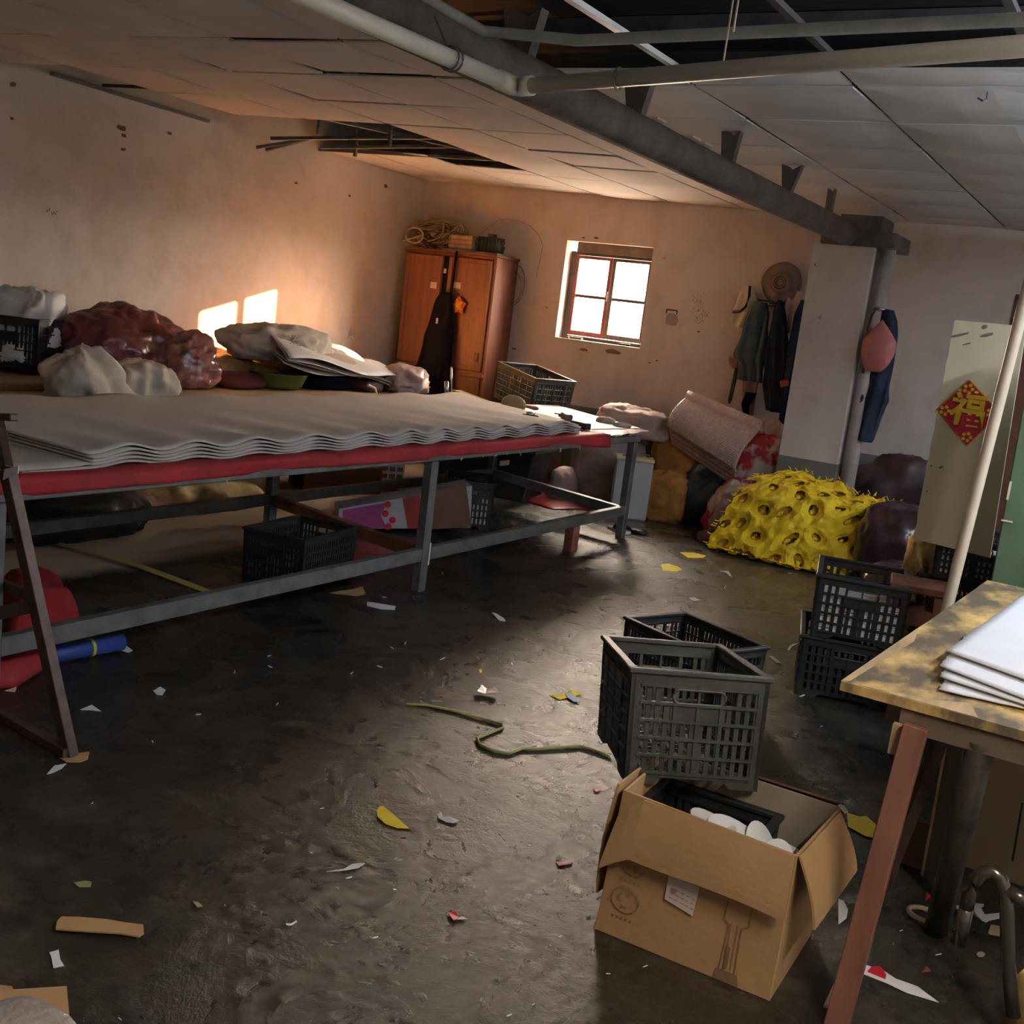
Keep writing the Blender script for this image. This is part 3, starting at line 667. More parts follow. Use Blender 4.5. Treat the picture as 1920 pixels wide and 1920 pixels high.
tr = thing('tape_roll', 'black tape dispenser block in front of the wooden paddle', 'tape', (at(994, 783, 2, .815)), R(35))
MB().box(-.055, .055, -.03, .03, -.035, .02).build('body', M_blk, tr, bevel=.008)
MB().lathe([(.018, .02), (.03, .022), (.03, .034), (.018, .036)], (0, 0, 0), 16).build('spool', M_silver, tr, smooth=True)
for k, (px, py, lab_, m_) in enumerate(((1062, 783, 'dark metal shears lying on white paper at the table end', M_brown), (1088, 799, 'black stapler at the front of the table end beside the white stack', M_blk))):
    p = at(px, py, 2, pz+.02); t = thing('hand_tool', lab_, 'tool', p, R(-50+30*k))
    MB().box(-.08, .08, -.03, .03, -.015, .03).build('body', m_, t, bevel=.008)
    MB().bar((-.14, -.02, 0), (.02, .0, .01), .022).build('arm', m_, t); MB().bar((-.14, .03, 0), (.02, .01, .02), .018).build('arm', m_, t)
tag(MB().bar(at(1040, 775, 2, pz+.006), at(1060, 778, 2, pz+.006), .012, .008).build('marker_pen', M_blk), 'black pen lying on white paper near the table end', 'pen')
tag(MB().prism([at(x, y, 2, pz) for x, y in ((900, 757), (1045, 760), (1200, 803), (1085, 806), (1000, 792))], (0, 0, .0025)).build('white_paper', M_white), 'white paper covering the bare far end of the long worktable', 'paper')
sack('crumpled_rag', 'white crumpled rag with dark patches beside the shears', 'rag', at(1135, 792, 2, pz+.003), (.16, .12, .05), mat('rag_mix', (.6, .55, .5), .9, col2=(.08, .06, .05), scale=14), seed=3, crumple=.3, ridge=.2, nu=32, nv=20)
sack('crumpled_rag', 'small white crumpled rag at the far corner of the long worktable', 'rag', at(1165, 800, 2, pz+.003), (.14, .08, .035), MATS['rag_mix'], seed=8, crumple=.3, ridge=.2, nu=32, nv=20)
# ---------------------------------------------------------------- back table and what lies on it
b2 = thing('back_table', 'low plywood table along the left wall behind the long worktable', 'table', (-5.85, 5.4, 0))
o_ = Vector((5.85, -5.4, 0))
def tb2(n, m, *a, **k): q = MB().box(*a); q.xf(Matrix.Translation(o_)); return q.build(n, m, b2, **k)
T2X, T2Z = -5.16, .735
tb2('table_top', mat('tan_plywood', (.50, .33, .17), .55, var=.12, scale=4, stretch=(3, .5, 1)), -6.44, T2X, 3.2, 7.35, T2Z-.025, T2Z)
tb2('apron', M_brown, T2X-.05, T2X-.02, 3.3, 7.25, T2Z-.09, T2Z-.026)
for x, y in ((-6.38, 3.35), (-6.38, 7.2), (-5.25, 3.35), (-5.25, 7.0), (-5.25, 5.3)): tb2('leg', M_brown, x, x+.04, y, y+.04, 0, T2Z-.026)
cr = crate('black crate heaped with white foam on the back table at the left edge', (-5.925, 4.14, T2Z+.045), R(27), .40, .46, .325, M_blk, slot=.024)
tag(MB().box(-6.2, -5.4, 3.4, 4.42, T2Z+.002, T2Z+.042).build('dark_board', M_cardd, bevel=.004), 'dark board under the left black crate on the back table', 'board')
sack('foam_heap', 'heap of white foam sheets bulging out of the black crate at the left edge', 'foam', (-6.03, 4.35, T2Z+.085), (.37, .43, .46), M_foam, R(27), seed=12, crumple=.2, ridge=.34, p=4.5, freq=2.6, flat=.9)
sack('plastic_bag', 'dark red clear-plastic bag on the back table beside the foam crate', 'bag', (-5.88, 4.98, T2Z+.004), (.60, 1.0, .60), M_maroon, R(0), seed=2, crumple=.20, ridge=.16, p=2.1, flat=.55, freq=1.8, nu=90, nv=60)
sack('crinkled_plastic', 'shiny crinkled clear plastic at the right end of the dark red bag', 'plastic', (-5.60, 5.24, T2Z+.004), (.44, .42, .44), mat('pinkish_clear_plastic', (.42, .17, .15), .2, var=.5, scale=9, bump=.7, bscale=12, spec=1), R(20), seed=21, crumple=.2, ridge=.2, p=2.2, flat=.55)
for k, (px0, py0, px1, py1, w_) in enumerate(((300, 692, 392, 704, .10), (330, 688, 400, 692, .08), (290, 698, 350, 697, .07))):
    a = at(px0, py0, 2, T2Z+.03+.004*k); c = at(px1, py1, 2, T2Z+.012+.012*k); d = (c-a)
    def fn(u, v, a=a, d=d, w_=w_, k=k): return a+d*u+Vector((w_*(v-.5)*2*(.35+.65*sin(pi*min(1, .12+u))), 0, .016*sin(u*5+v*4+k)+.01))
    tag(MB().grid(fn, 16, 5).build('green_sheet', M_leaf, smooth=True, solid=.003), ('long green plastic strip in front of the dark red bag', 'green plastic strip lying behind the long green one', 'short green plastic strip poking from under the dark red bag')[k], 'sheet')
def bag(n, lab_, px, py, z, dims, m, seed, ax=None, **k): return sack(n, lab_, k.pop('cat', 'bag'), at(px, py, 2, z), dims, m, seed=seed, **k)
sack('tan_bag', 'small tan translucent bag behind the green strips', 'bag', (-5.95, 5.90, T2Z+.004), (.36, .50, .22), M_orange if False else mat('tan_plastic', (.50, .30, .14), .5, var=.2, bump=.4, bscale=15), seed=31, ridge=.15)
sack('dark_red_cushion', 'dark red cloth bundle beside the green bowl', 'bundle', (-5.58, 5.70, T2Z+.004), (.34, .46, .13), mat('dark_red_cloth', (.10, .015, .015), .85), seed=32, p=2.2, nu=36, nv=20)
bw_ = thing('green_bowl', 'shallow dark green bowl holding dark cloth on the back table', 'bowl', (-5.52, 6.05, T2Z))
MB().lathe([(.001, .004), (.13, .004), (.17, .03), (.205, .11), (.215, .115), (.205, .12), (.165, .04), (.125, .012), (.001, .012)], (0, 0, 0), 32).build('bowl_shell', M_bowl, bw_, smooth=True)
sack('dark_cloth', 'dark cloth inside the green bowl', 'cloth', (-5.52, 6.05, T2Z+.03), (.26, .26, .10), mat('olive_cloth', (.04, .045, .02), .9), seed=5, nu=32, nv=18)
sack('black_bundle', 'black cloth bundle under the overhanging white paper', 'bundle', (-5.58, 6.55, T2Z+.004), (.40, .52, .17), M_blackcl, seed=6, nu=36, nv=20)
sack('black_bundle', 'small dark maroon bundle to the right of the black bundle', 'bundle', (-5.38, 6.88, T2Z+.004), (.25, .25, .11), mat('dark_maroon', (.05, .015, .02), .8), seed=7, nu=32, nv=18)
sack('white_sack', 'puffy off-white sack on the back table below the sunlit patch', 'sack', (-5.80, 6.30, T2Z+.18), (.60, .98, .30), M_cloth_w, R(-4), seed=41, crumple=.16, ridge=.2, nu=90, nv=60, p=2.3, flat=.7, freq=1.9)
sack('white_sack', 'lower off-white sack behind the paper stack near the wardrobe', 'sack', (-5.95, 7.0, T2Z+.03), (.55, .85, .34), M_cloth_w, R(0), seed=42, crumple=.14, ridge=.12, p=2.3, flat=.6, top=0, freq=1.9)
sack('tan_bag', 'crumpled tan bag supporting the off-white sack', 'bag', (-5.95, 6.25, T2Z+.004), (.62, .75, .19), MATS['tan_plastic'], seed=43, p=2.4, ridge=.12)
# torn frayed tufts on the white sack
for k, (px, py) in enumerate(((548, 640), (655, 625), (560, 655))):
    m = MB(); a = at(px, py, 0, -5.50)
    for q in range(26):
        d = Vector((rn.uniform(.0, .05), rn.uniform(-.06, .06), rn.uniform(-.05, .06))); m.bar(a, a+d, .004, .002)
    tag(m.build('frayed_fibres', M_cloth_w), ('frayed white fibres on the left front of the puffy sack', 'frayed white fibres at the right of the puffy sack', 'low frayed white fibres on the front of the puffy sack')[k], 'fibres', None, 'stuff')
# big paper sheets draped over
PP = [at(*q[:2], 0, q[2]) for q in ((520, 655, -5.5), (600, 665, -5.45), (755, 705, -5.25), (820, 716, -5.28), (620, 620, -5.9), (720, 655, -5.95), (800, 700, -5.8))]
def paper(u, v, dz=0, s=0):
    a = Vector((-5.24-.02*s, 5.84+1.72*u, T2Z+.27-.17*u-.10*max(0, u-.8)+dz)); c = Vector((-6.05, 6.25+1.50*u, T2Z+.44-.27*u+dz))
    p = a.lerp(c, v); p.z += .014*sin(u*11+v*3+s)+.03*noise.noise(Vector((u*3, v*3, s))); 
    p.z -= .06*max(0, .15-v)*3*(.4+.6*sin(u*6+1+s)**2)
    return p
for k in range(4):
    tag(MB().grid(lambda u, v, k=k: paper(u, v, -.022*k, k*.8), 30, 12).build('white_paper', M_cloth_w if k else M_white, None, smooth=True, solid=.003), ['topmost', 'second', 'third', 'lowest'][k]+' large white sheet sloping off the pile toward the wardrobe', 'paper')
tag(MB().tube([at(690, 722, 0, -5.2), at(703, 728, 0, -5.18), at(708, 742, 0, -5.17)], [.012, .010, .004], 6).build('paper_tail', M_white), 'torn white paper strip dangling from the sloping sheets', 'paper')
sack('clear_plastic_bag', 'shiny clear plastic bag at the right tip of the sloping white sheets', 'bag', (-5.32, 7.30, T2Z+.004), (.36, .50, .27), M_plas, R(20), seed=50, crumple=.2, ridge=.2, p=2.2)
def whitebag(u, v):
    y = 3.95+.95*u; top = 1.03-.34*u+.05*sin(u*14)+.03*noise.noise(Vector((u*6, 1, 1)))
    z = T2Z-.05+(top-T2Z+.05)*v
    return (-5.02-.16*v+.05*noise.noise(Vector((u*5, v*4, 2)))+.03*sin(u*9+v*2), y, z)
sack('white_cloth_bag', 'crumpled white cloth bag slumped at the near end of the back table', 'bag', (-5.12, 4.20, T2Z-.10), (.34, .60, .40), M_cloth_w, R(8), seed=60, crumple=.22, ridge=.26, p=2.9, flat=.9, freq=2.0, lean=(.0, -.16), neck=.45, nu=90, nv=60)
sack('white_cloth_bag', 'flattened white cloth trailing right from the slumped cloth bag', 'cloth', (-5.12, 4.42, T2Z-.02), (.30, .52, .26), M_cloth_w, R(6), seed=61, crumple=.22, ridge=.28, p=3, flat=.7, freq=2.2, nu=90, nv=50)
# two thin chrome rods standing between table and wardrobe
for k, (px, y0_, y1_) in enumerate(((838, 745, 715), (847, 742, 688))):
    a = at(px, 747, 0, -4.66); c = at(px-1, y1_, 0, -4.66); a.z = .768
    st = MB().tube([a+Vector((0, 0, -.0)), c], .016 if k == 0 else .008, 8)
    g_ = st.build('metal_rod', M_silver, smooth=True); g_.location = (0, 0, 0)
    tag(g_, ('short thick chrome rod standing at the far back of the worktable', 'tall thin chrome rod beside the short chrome rod')[k], 'rod')
# ---------------------------------------------------------------- wardrobe
wy0, wy1, wxa, wxb, wh = 8.50, 8.895, -6.33, -5.34, 1.945
wd = thing('wardrobe', 'tall red-brown wooden wardrobe in the corner beside the window', 'wardrobe', ((wxa+wxb)/2, (wy0+wy1)/2, 0))
o_ = Vector((-(wxa+wxb)/2, -(wy0+wy1)/2, 0))
def wbx2(n, m, *a, par=None, **k): q = MB().box(*a); q.xf(Matrix.Translation(o_)); return q.build(n, m, par or wd, **k)
wbx2('carcass', M_ward, wxa, wxb, wy0+.02, wy1, .05, wh-.02, bevel=.004)
wbx2('top_board', M_wardd, wxa-.01, wxb+.015, wy0-.015, wy1, wh-.02, wh, bevel=.003)
wbx2('plinth', M_wardd, wxa+.02, wxb-.02, wy0+.03, wy1-.01, 0, .05)
xm = (wxa+wxb)/2-.03
for k, (a, c) in enumerate(((wxa+.02, xm-.03), (xm+.03, wxb-.03))):
    for z0_, z1_ in ((.90, wh-.05), (.08, .85)):
        d_ = wbx2('door', M_ward, a, c, wy0, wy0+.02, z0_, z1_, bevel=.003)
        m = MB(); f_ = .045
        m.box(a+.005, a+f_, wy0-.008, wy0, z0_+.005, z1_-.005).box(c-f_, c-.005, wy0-.008, wy0, z0_+.005, z1_-.005).box(a+f_, c-f_, wy0-.008, wy0, z0_+.005, z0_+f_).box(a+f_, c-f_, wy0-.008, wy0, z1_-f_, z1_-.005)
        m.xf(Matrix.Translation(o_)); m.build('door_frame', M_ward, d_, bevel=.002)
wbx2('centre_gap_strip', M_blackcl, xm-.028, xm+.028, wy0+.012, wy0+.019, .06, wh-.05)
wbx2('ledge', M_ward, wxa, wxb, wy0-.012, wy0+.02, .86, .885)
p = at(893, 670, 1, wy0-.01); wbx2('hasp', M_brown, p.x-.02, p.x+.02, wy0-.022, wy0-.010, p.z-.04, p.z+.04)
for px in (814, 857):
    p = at(px, 535, 1, wy0); wbx2('paper_label', M_label, p.x-.04, p.x+.04, wy0-.0025, wy0-.0005, p.z-.028, p.z+.028)
p = at(834, 508, 1, wy0); wbx2('tape_scrap', M_label, p.x-.012, p.x+.012, wy0-.001, wy0+.011, p.z-.02, p.z+.02)
# orange star ornament
p = at(860, 573, 1, wy0-.03)
sm = MB()
def star(R1, R2, n, y, th, rot=0): return [p+Vector(((R1 if k % 2 == 0 else R2)*cos(rot+pi*k/n+pi/2), y, (R1 if k % 2 == 0 else R2)*sin(rot+pi*k/n+pi/2))) for k in range(2*n)]
st_ = thing('star_ornament', 'orange and red star ornament stuck on the wardrobe door', 'ornament', p)
q = MB().prism([v-p for v in star(.085, .058, 5, .0, 0)], (0, -.006, 0)); q.build('red_backing', mat('ornament_red', (.55, .07, .02), .5), st_)
q = MB().prism([v-p for v in star(.068, .036, 5, -.007, 0, .3)], (0, -.008, 0)); q.build('orange_front', mat('ornament_orange', (1.0, .33, .01), .35), st_)
q = MB().prism([v-p for v in star(.03, .018, 5, -.016, 0, .1)], (0, -.004, 0)); q.build('gold_centre', M_sign_g, st_)
def garment(name, label, base, W_, D_, m, folds=7, amp=.02, seed=0, cat='garment', tilt=0, nu=40, nv=28, parent=None):
    """base: top centre; W_: list of (z offset down, x left, x right, thickness)"""
    def prof(v):
        z = -v*D_
        for (a, b_) in zip(W_[:-1], W_[1:]):
            if a[0] <= v <= b_[0]+1e-6:
                t = (v-a[0])/(b_[0]-a[0]+1e-9); return z, a[1]+(b_[1]-a[1])*t, a[2]+(b_[2]-a[2])*t, a[3]+(b_[3]-a[3])*t
        return (z,)+tuple(W_[-1][1:])
    def fn(u, v):
        z, l_, r_, tk = prof(v); a = 2*pi*u
        cx, hw = (l_+r_)/2, (r_-l_)/2
        e = .7; sg = lambda q_: math.copysign(abs(q_)**e, q_)
        x = cx+hw*sg(cos(a)); y = tk*sg(sin(a))
        f_ = amp*sin(folds*(x-cx)*6/max(.1, W_[0][3]*0+.5)+seed+v*2)*min(1, v*3)+amp*.8*noise.noise(Vector((x*9, z*5, seed)))
        return (x+.3*f_, y+f_*(1 if sin(a) < 0 else .2), z+.01*noise.noise(Vector((x*12, 0, seed)))*v*2)
    q = MB().grid(fn, nu, nv); n0 = len(q.v)
    q.f += [tuple(range(nu+1))[::-1], tuple(nv*(nu+1)+i for i in range(nu+1))]
    o = q.build(name, m, parent, smooth=True); bmm = bmesh.new(); bmm.from_mesh(o.data); bmesh.ops.remove_doubles(bmm, verts=bmm.verts[:], dist=.0003); bmm.to_mesh(o.data); bmm.free()
    o.location = base; o.rotation_euler = (0, tilt, 0)
    return tag(o, label, cat) if label else o
p = at(835, 548, 1, wy0-.08)
garment('dark_jacket', 'black jacket hanging down the middle of the wardrobe front', p, [(0, -.03, .05, .03), (.08, -.10, .09, .04), (.22, -.13, .10, .05), (.5, -.17, .14, .06), (.8, -.25, .14, .07), (1, -.22, .12, .07)], 1.06, M_blackcl, amp=.018, seed=3)
p2 = at(818, 596, 1, wy0-.165); tag(MB().box(p2.x+.0, p2.x+.018, p2.y, p2.y+.006, p2.z-.05, p2.z).build('white_tag', M_white), 'small white tag on the black jacket at the wardrobe', 'tag')
tag(MB().tube([(p2.x+.05, wy0-.03, wh-.0), (p2.x+.04, wy0-.03, 1.45)], .012, 8).build('hanging_strap', M_blackcl), 'black strap from the wardrobe top down to the black jacket', 'strap')
# top of the wardrobe
ct = MB()
for k in range(34):
    cx, cy, cz_ = -6.10+rn.uniform(-.05, .06), 8.68+rn.uniform(-.05, .05), wh+.14+rn.uniform(-.05, .04)
    a, b_ = rn.uniform(.15, .25), rn.uniform(.06, .12); t0 = rn.uniform(0, 6); ti = rn.uniform(-.35, .35)
    pts = [Vector((cx+a*cos(t), cy+.10*sin(t*1.3+t0), max(wh+.012, cz_+b_*sin(t)+ti*.2*cos(t)))) for t in [t0+j*.35 for j in range(rn.randint(8, 18))]]
    ct.tube(pts, rn.uniform(.004, .009), 6)
tag(ct.build('cable_tangle', M_straw, smooth=True), 'tangled bundle of straw-coloured cables on top of the wardrobe', 'cables', None, 'stuff')
lp = MB(); c_ = at(775, 460, 1, wy0-.02)
lp.tube([c_+Vector((.10*cos(t)-.0, 0, .07*sin(t)+.09)) for t in [j*.4 for j in range(17)]]+[c_+Vector((-.13, 0, .03))], .007, 6)
tag(lp.build('cable_loop', M_cloth_w, smooth=True), 'pale cable loop hanging at the left front of the wardrobe top', 'cable')
wx_ = thing('wooden_box', 'small weathered wooden box on the wardrobe beside the cables', 'box', (-5.80, 8.70, wh+.018))
MB().box(-.12, .12, -.10, .10, 0, .135).build('box_body', mat('grey_wood', (.28, .20, .13), .8, var=.3), wx_, bevel=.004)
for z in (.03, .07, .11): MB().box(-.125, .125, -.106, -.1, z-.012, z+.012).build('slat', M_wood, wx_)
tag(MB().box(-5.95, -5.37, 8.56, 8.86, wh+.001, wh+.017).build('loose_board', mat('pale_board', (.36, .26, .20), .8)), 'thin pale board under the box on top of the wardrobe', 'board')
mo = thing('electric_motor', 'dark green electric motor lying on top of the wardrobe', 'motor', (-5.53, 8.70, wh+.018))
MB().tube([(-.13, 0, .075), (.11, 0, .075)], .062, 16).build('body', mat('motor_green', (.035, .045, .035), .5), mo, smooth=True)
fm = MB()
for k in range(12): fm.box(-.11+k*.018, -.104+k*.018, -.068, .068, .012, .14)
fm.build('cooling_fins', MATS['motor_green'], mo); MB().box(-.09, .08, -.06, .06, 0, .014).build('foot', MATS['motor_green'], mo)
MB().box(-.03, .03, -.03, .03, .13, .17).build('terminal_box', MATS['motor_green'], mo); MB().tube([(.11, 0, .075), (.16, 0, .075)], .012, 10).build('shaft', M_silver, mo)
for k, (a, r_, lab_) in enumerate(((at(972, 535, 1, 8.84), .14, 'wide loop of thin cable hanging off the right side of the wardrobe'), (at(968, 540, 1, 8.82), .11, 'smaller cable loop inside the wide loop at the wardrobe side'))):
    pts = [Vector((wxb+.02+max(0, r_*.75*sin(t)), 8.84-.02*k, a.z+r_*1.25*cos(t))) for t in [pi*j/14 for j in range(15)]]
    tag(MB().tube(pts, .005, 6).build('hanging_cable', M_steel, smooth=True), lab_, 'cable')
pts = [at(x, y, 1, 8.885) for x, y in ((900, 440), (918, 425), (935, 412), (955, 410), (975, 415), (995, 425), (1010, 440), (1018, 460), (1012, 490), (1005, 520))]
tag(MB().tube(pts, .0022, 5).build('wall_wire', mat('wall_wire', (.33, .26, .2), .8)), 'thin wire arching over the wall from wardrobe to window', 'wire')
# ---------------------------------------------------------------- crate by the back wall
cc = thing('dark_carton', 'dark carton under the black crate by the back wall', 'box', (-4.72, 8.32, 0), R(-24))
MB().box(-.32, .28, -.2, .2, 0, .60).build('carton_body', M_cardd, cc, bevel=.005); MB().box(-.321, .281, -.201, .201, .36, .40).build('tape_band', M_blk, cc)
crate('black crate leaning against the back wall under the window', (-4.76, 8.06, .70), R(-27), .62, .40, .31, M_gry, ry=R(7), slot=.026)
tag(MB().bar((-5.3, 8.05, .745), (-4.85, 7.83, .715), .08, .02).build('loose_lath', M_wood), 'thin wooden slat lying in front of the black crate by the back wall', 'slat')
tag(MB().box(-5.15, -4.40, 7.98, 8.30, .602, .655).xf(Matrix.Identity(4)).build('dark_board', M_cardd, bevel=.004), 'dark board supporting the leaning black crate by the back wall', 'board')
# ---------------------------------------------------------------- under the long table
cu = crate('black crate on the floor under the long worktable, holding white scraps', (-3.66, 4.07, 0), R(8), .36, .50, .275, M_blk)
pile('foam_scraps', 'white scraps at the bottom of the black crate under the worktable', 'scraps', TM((-3.66, 4.07, 0), R(8)), .31, .47, .10, mat('scrap_mix', (.5, .5, .48), .8, col2=(.05, .05, .05), scale=30), seed=14)
sd = crate('black crate with white sheets behind the printed carton under the worktable', (-3.93, 6.26, 0), R(34), .34, .42, .33, M_blk, slot=.028)
pile('foam_sheets', 'white sheets in the black crate behind the printed carton', 'sheets', TM((-3.93, 6.26, 0), R(34)), .30, .40, .22, M_foam, seed=22)
pt = thing('printed_carton', 'tilted white carton with magenta and red print under the worktable', 'carton', (-4.36, 5.44, 0), R(46))
ca = Euler((0, R(-4), 0)).to_matrix().to_4x4()
L_ = .86
def ht(u): return .13+.155*u
def cp(u, v, y=0): return Vector((L_*u, y, ht(u)*v))
MB().prism([cp(0, 0), cp(1, 0), cp(1, 1), cp(0, 1)], (0, .24, 0)).xf(ca).build('carton_body', mat('printed_white', (.40, .38, .40), .7), pt, bevel=.003)
MB().prism([cp(.03, .04, -.001), cp(.36, .04, -.001), cp(.31, .5, -.001), cp(.36, .92, -.001), cp(.03, .92, -.001)], (0, -.0015, 0)).xf(ca).build('magenta_print', M_pink, pt)
m = MB()
for u, z in ((.36, .86), (.345, .55), (.40, .30), (.37, .08)): m.prism([cp(u, z, -.003)+Vector((.022*cos(q_), 0, .022*sin(q_))) for q_ in [k*pi/7 for k in range(14)]], (0, -.001, 0))
m.xf(ca).build('red_dots', M_sign_r, pt)
MB().prism([cp(.52, 0, -.001), cp(.64, 0, -.001), cp(.60, 1, -.001), cp(.47, 1, -.001)], (0, -.0015, 0)).xf(ca).build('red_band', M_redp, pt)
MB().prism([cp(.70, -.0, -.012), cp(1.0, .06, -.03), cp(.94, 1.12, -.03), cp(.66, 1.05, -.012)], (0, -.006, 0)).xf(ca).build('brown_flap', M_cardd, pt)
c1 = thing('small_carton', 'open brown and red carton on the floor beneath the back table', 'carton', (-5.33, 6.55, 0), R(58))
MB().box(-.30, .30, -.2, .2, 0, .20).build('carton_body', M_cardd, c1, bevel=.004); MB().box(-.302, .302, -.203, -.2, 0, .05).build('red_band', M_redp, c1); MB().box(.29, .303, -.2, .2, 0, .21).build('red_edge', M_sign_r, c1)
c2 = thing('white_carton', 'white printed carton with red edges next to the brown and red carton', 'carton', (-5.13, 6.95, 0), R(50))
MB().box(-.09, .10, -.12, .12, 0, .22).build('carton_body', M_white, c2, bevel=.003)
m = MB()
for i in range(3):
    for j in range(3): m.box(-.08+i*.06, -.035+i*.06, -.122, -.1205, .05+j*.055, .085+j*.055)
m.build('grey_print', M_steel, c2); MB().box(-.092, .102, -.1225, -.1205, .0, .02).build('red_edge', M_sign_r, c2)
bag('gold_paper_roll', 'long bundle wrapped in crumpled yellow paper beneath the back table', 355, 955, 0, (.34, 1.0, .24), mat('yellow_kraft', (.42, .30, .10), .6, var=.3, bump=.5, bscale=12), 70, rz=R(-8), p=2.3, crumple=.14, ridge=.16, flat=.7, cat='bundle')
bag('pink_paper', 'crumpled pinkish paper at the near end of the yellow wrapped bundle', 272, 965, 0, (.24, .30, .22), mat('pink_kraft', (.50, .28, .19), .8), 71, p=2.5, crumple=.28, ridge=.3, cat='paper', nu=28, nv=18)
bag('dark_bag', 'black plastic bag below the back table at the left', 140, 1000, 0, (.45, .9, .26), M_blkbag, 72, p=2.4, ridge=.15)
bag('dark_bag', 'dark brown bag between the black bag and the pinkish paper', 215, 978, 0, (.35, .42, .25), mat('brown_bag', (.09, .035, .025), .6, bump=.4), 73, p=2.3, ridge=.15)
bag('red_bag', 'dull red bag behind the trestle leg below the back table', 15, 975, 0, (.3, .4, .34), mat('dull_red', (.25, .05, .035), .7), 74, p=2.3)
t_ = at(97, 972, 2, 0.0); tag(MB().grid(lambda u, v: t_+Vector((.03*v, -.06+.12*u+.04*v, .28*v+.02*sin(u*6))), 10, 6).build('red_strap', mat('dull_red', (.2, .05, .04)), solid=.01), 'dull red cloth strip hanging down against the black bag', 'strip')
a = at(185, 945, 0, -5.35); tag(MB().tube([at(178, 955, 0, -5.25), at(184, 925, 0, -5.25)], .014, 8).build('string_scrap', M_white), 'short white cord on the dark brown bag', 'cord')
a0, a1 = at(115, 1022, 2, .012), at(250, 1062, 2, .01); a2 = at(392, 1110, 2, .006)
def yst(u, v):
    p = a0.lerp(a1, u*2) if u < .5 else a1.lerp(a2, u*2-1); w_ = .045-.018*u; d = (a2-a0).normalized().cross(Vector((0, 0, 1)))
    return p+d*w_*(v-.5)*1.0+Vector((0, 0, .012*sin(u*3+v)+.004))
tag(MB().grid(yst, 24, 2).build('yellow_strap', M_ytape, solid=.003), 'flat yellow packing strap lying under the worktable', 'strap')
def redcloth(nm, lab_, pts, h, seed, m=M_red, cat='cloth'):
    P = [Vector(at(x, y, 2, 0)) for x, y in pts]; c_ = sum(P, Vector())/len(P); n = len(P)
    def fn(u, v):
        k = u*n; i = int(k) % n; f_ = k-int(k); e = P[i].lerp(P[(i+1) % n], f_); p = c_.lerp(e, v**.6)
        return p+Vector((0, 0, h*(1-v**3)+.5*h*noise.noise(Vector((p.x*7, p.y*7, seed)))*(1-v)+.004))
    return tag(MB().grid(fn, 48, 12).build(nm, m, smooth=True, solid=.006), lab_, cat)
redcloth('red_cloth_heap', 'heap of red cloth under the worktable behind the trestle leg', [(20, 1205), (0, 1100), (60, 1085), (120, 1120), (150, 1165), (100, 1200)], .12, 3)
redcloth('red_cloth_heap', 'red cloth on the floor below the lower rail at the left edge', [(-60, 1300), (-40, 1240), (60, 1230), (85, 1255), (30, 1290)], .09, 6)
e0, e1 = at(-30, 1252, 2, .035), at(228, 1203, 2, .035)
br_ = thing('blue_roll', 'rolled blue mat with yellow-green bands under the worktable at the left', 'roll', tuple(e0))
dv = e1-e0
MB().tube([Vector((0, 0, 0)), dv*.5, dv], .034, 16).build('roll', M_blue, br_, smooth=True)
for f_ in (.40, .74): MB().tube([dv*f_, dv*(f_+.025)], .0355, 16).build('band', M_lime, br_, smooth=True)
redcloth('red_sheet', 'glossy dark red sheet on the floor under the far end of the worktable', [(935, 925), (965, 915), (1085, 938), (1125, 957), (1035, 956)], .02, 9, mat('glossy_dark_red', (.22, .015, .02), .3), 'sheet')
redcloth('red_sheet', 'red sheet on the floor right of the crate under the worktable', [(655, 1050), (665, 1015), (730, 1030), (760, 1050), (700, 1062)], .02, 10, M_redp, 'sheet')
bb_ = thing('black_bin', 'large black plastic bin behind the far end of the worktable', 'bin', (-4.62, 7.74, 0), R(8))
MB().prism([(-.42, -.2, 0), (.34, -.2, 0), (.40, -.24, .42), (-.46, -.24, .42)], (0, .40, 0)).build('bin_body', M_blk, bb_, bevel=.01)
MB().box(-.48, .42, -.27, -.24, .40, .44).box(-.48, .42, .2, .23, .40, .44).box(-.48, -.45, -.24, .2, .40, .44).box(.39, .42, -.24, .2, .40, .44).build('bin_rim', M_gry, bb_)
MB().prism([(-.42, -.26, .47), (.38, -.26, .47), (.4, .24, .50), (-.42, .24, .50)], (0, 0, .02)).build('black_lid', M_blk, bb_, bevel=.006)
a = at(945, 868, 0, -4.40); tag(MB().box(a.x-.005, a.x+.01, a.y-.07, a.y+.07, a.z-.02, a.z+.02).build('cream_block', M_cream, bevel=.004), 'small cream block hanging at the back leg of the worktable', 'block')
# ---------------------------------------------------------------- tin and sacks along the back wall
tn = thing('tin_canister', 'tall grey-white square tin with a pale yellow rim behind the worktable leg', 'tin', (-3.50, 7.93, 0), R(28))
MB().box(-.145, .145, -.09, .09, 0, .46).build('body', M_tin, tn, bevel=.012); MB().box(-.15, .15, -.095, .095, .46, .485).build('rim', M_tinrim, tn, bevel=.004)
MB().tube([(.05, 0, .485), (.05, 0, .51), (.11, 0, .51), (.11, 0, .485)], .006, 6).build('handle', M_silver, tn); MB().box(-.10, 0, -.05, .05, .485, .487).build('lid_plate', M_steel, tn)
sack('woven_sack', 'pinkish-white ribbed sack behind the tin canister', 'sack', (-3.93, 8.36, 0), (.62, .45, .80), M_pinkw, seed=80, crumple=.12, ridge=.10, p=2.6, neck=.35, flat=.85)
sack('sack_top', 'pale crumpled sack slumped above the far corner of the worktable', 'sack', (-3.72, 8.30, .60), (.66, .46, .30), M_pinkw, seed=81, crumple=.22, ridge=.16, p=2.3)
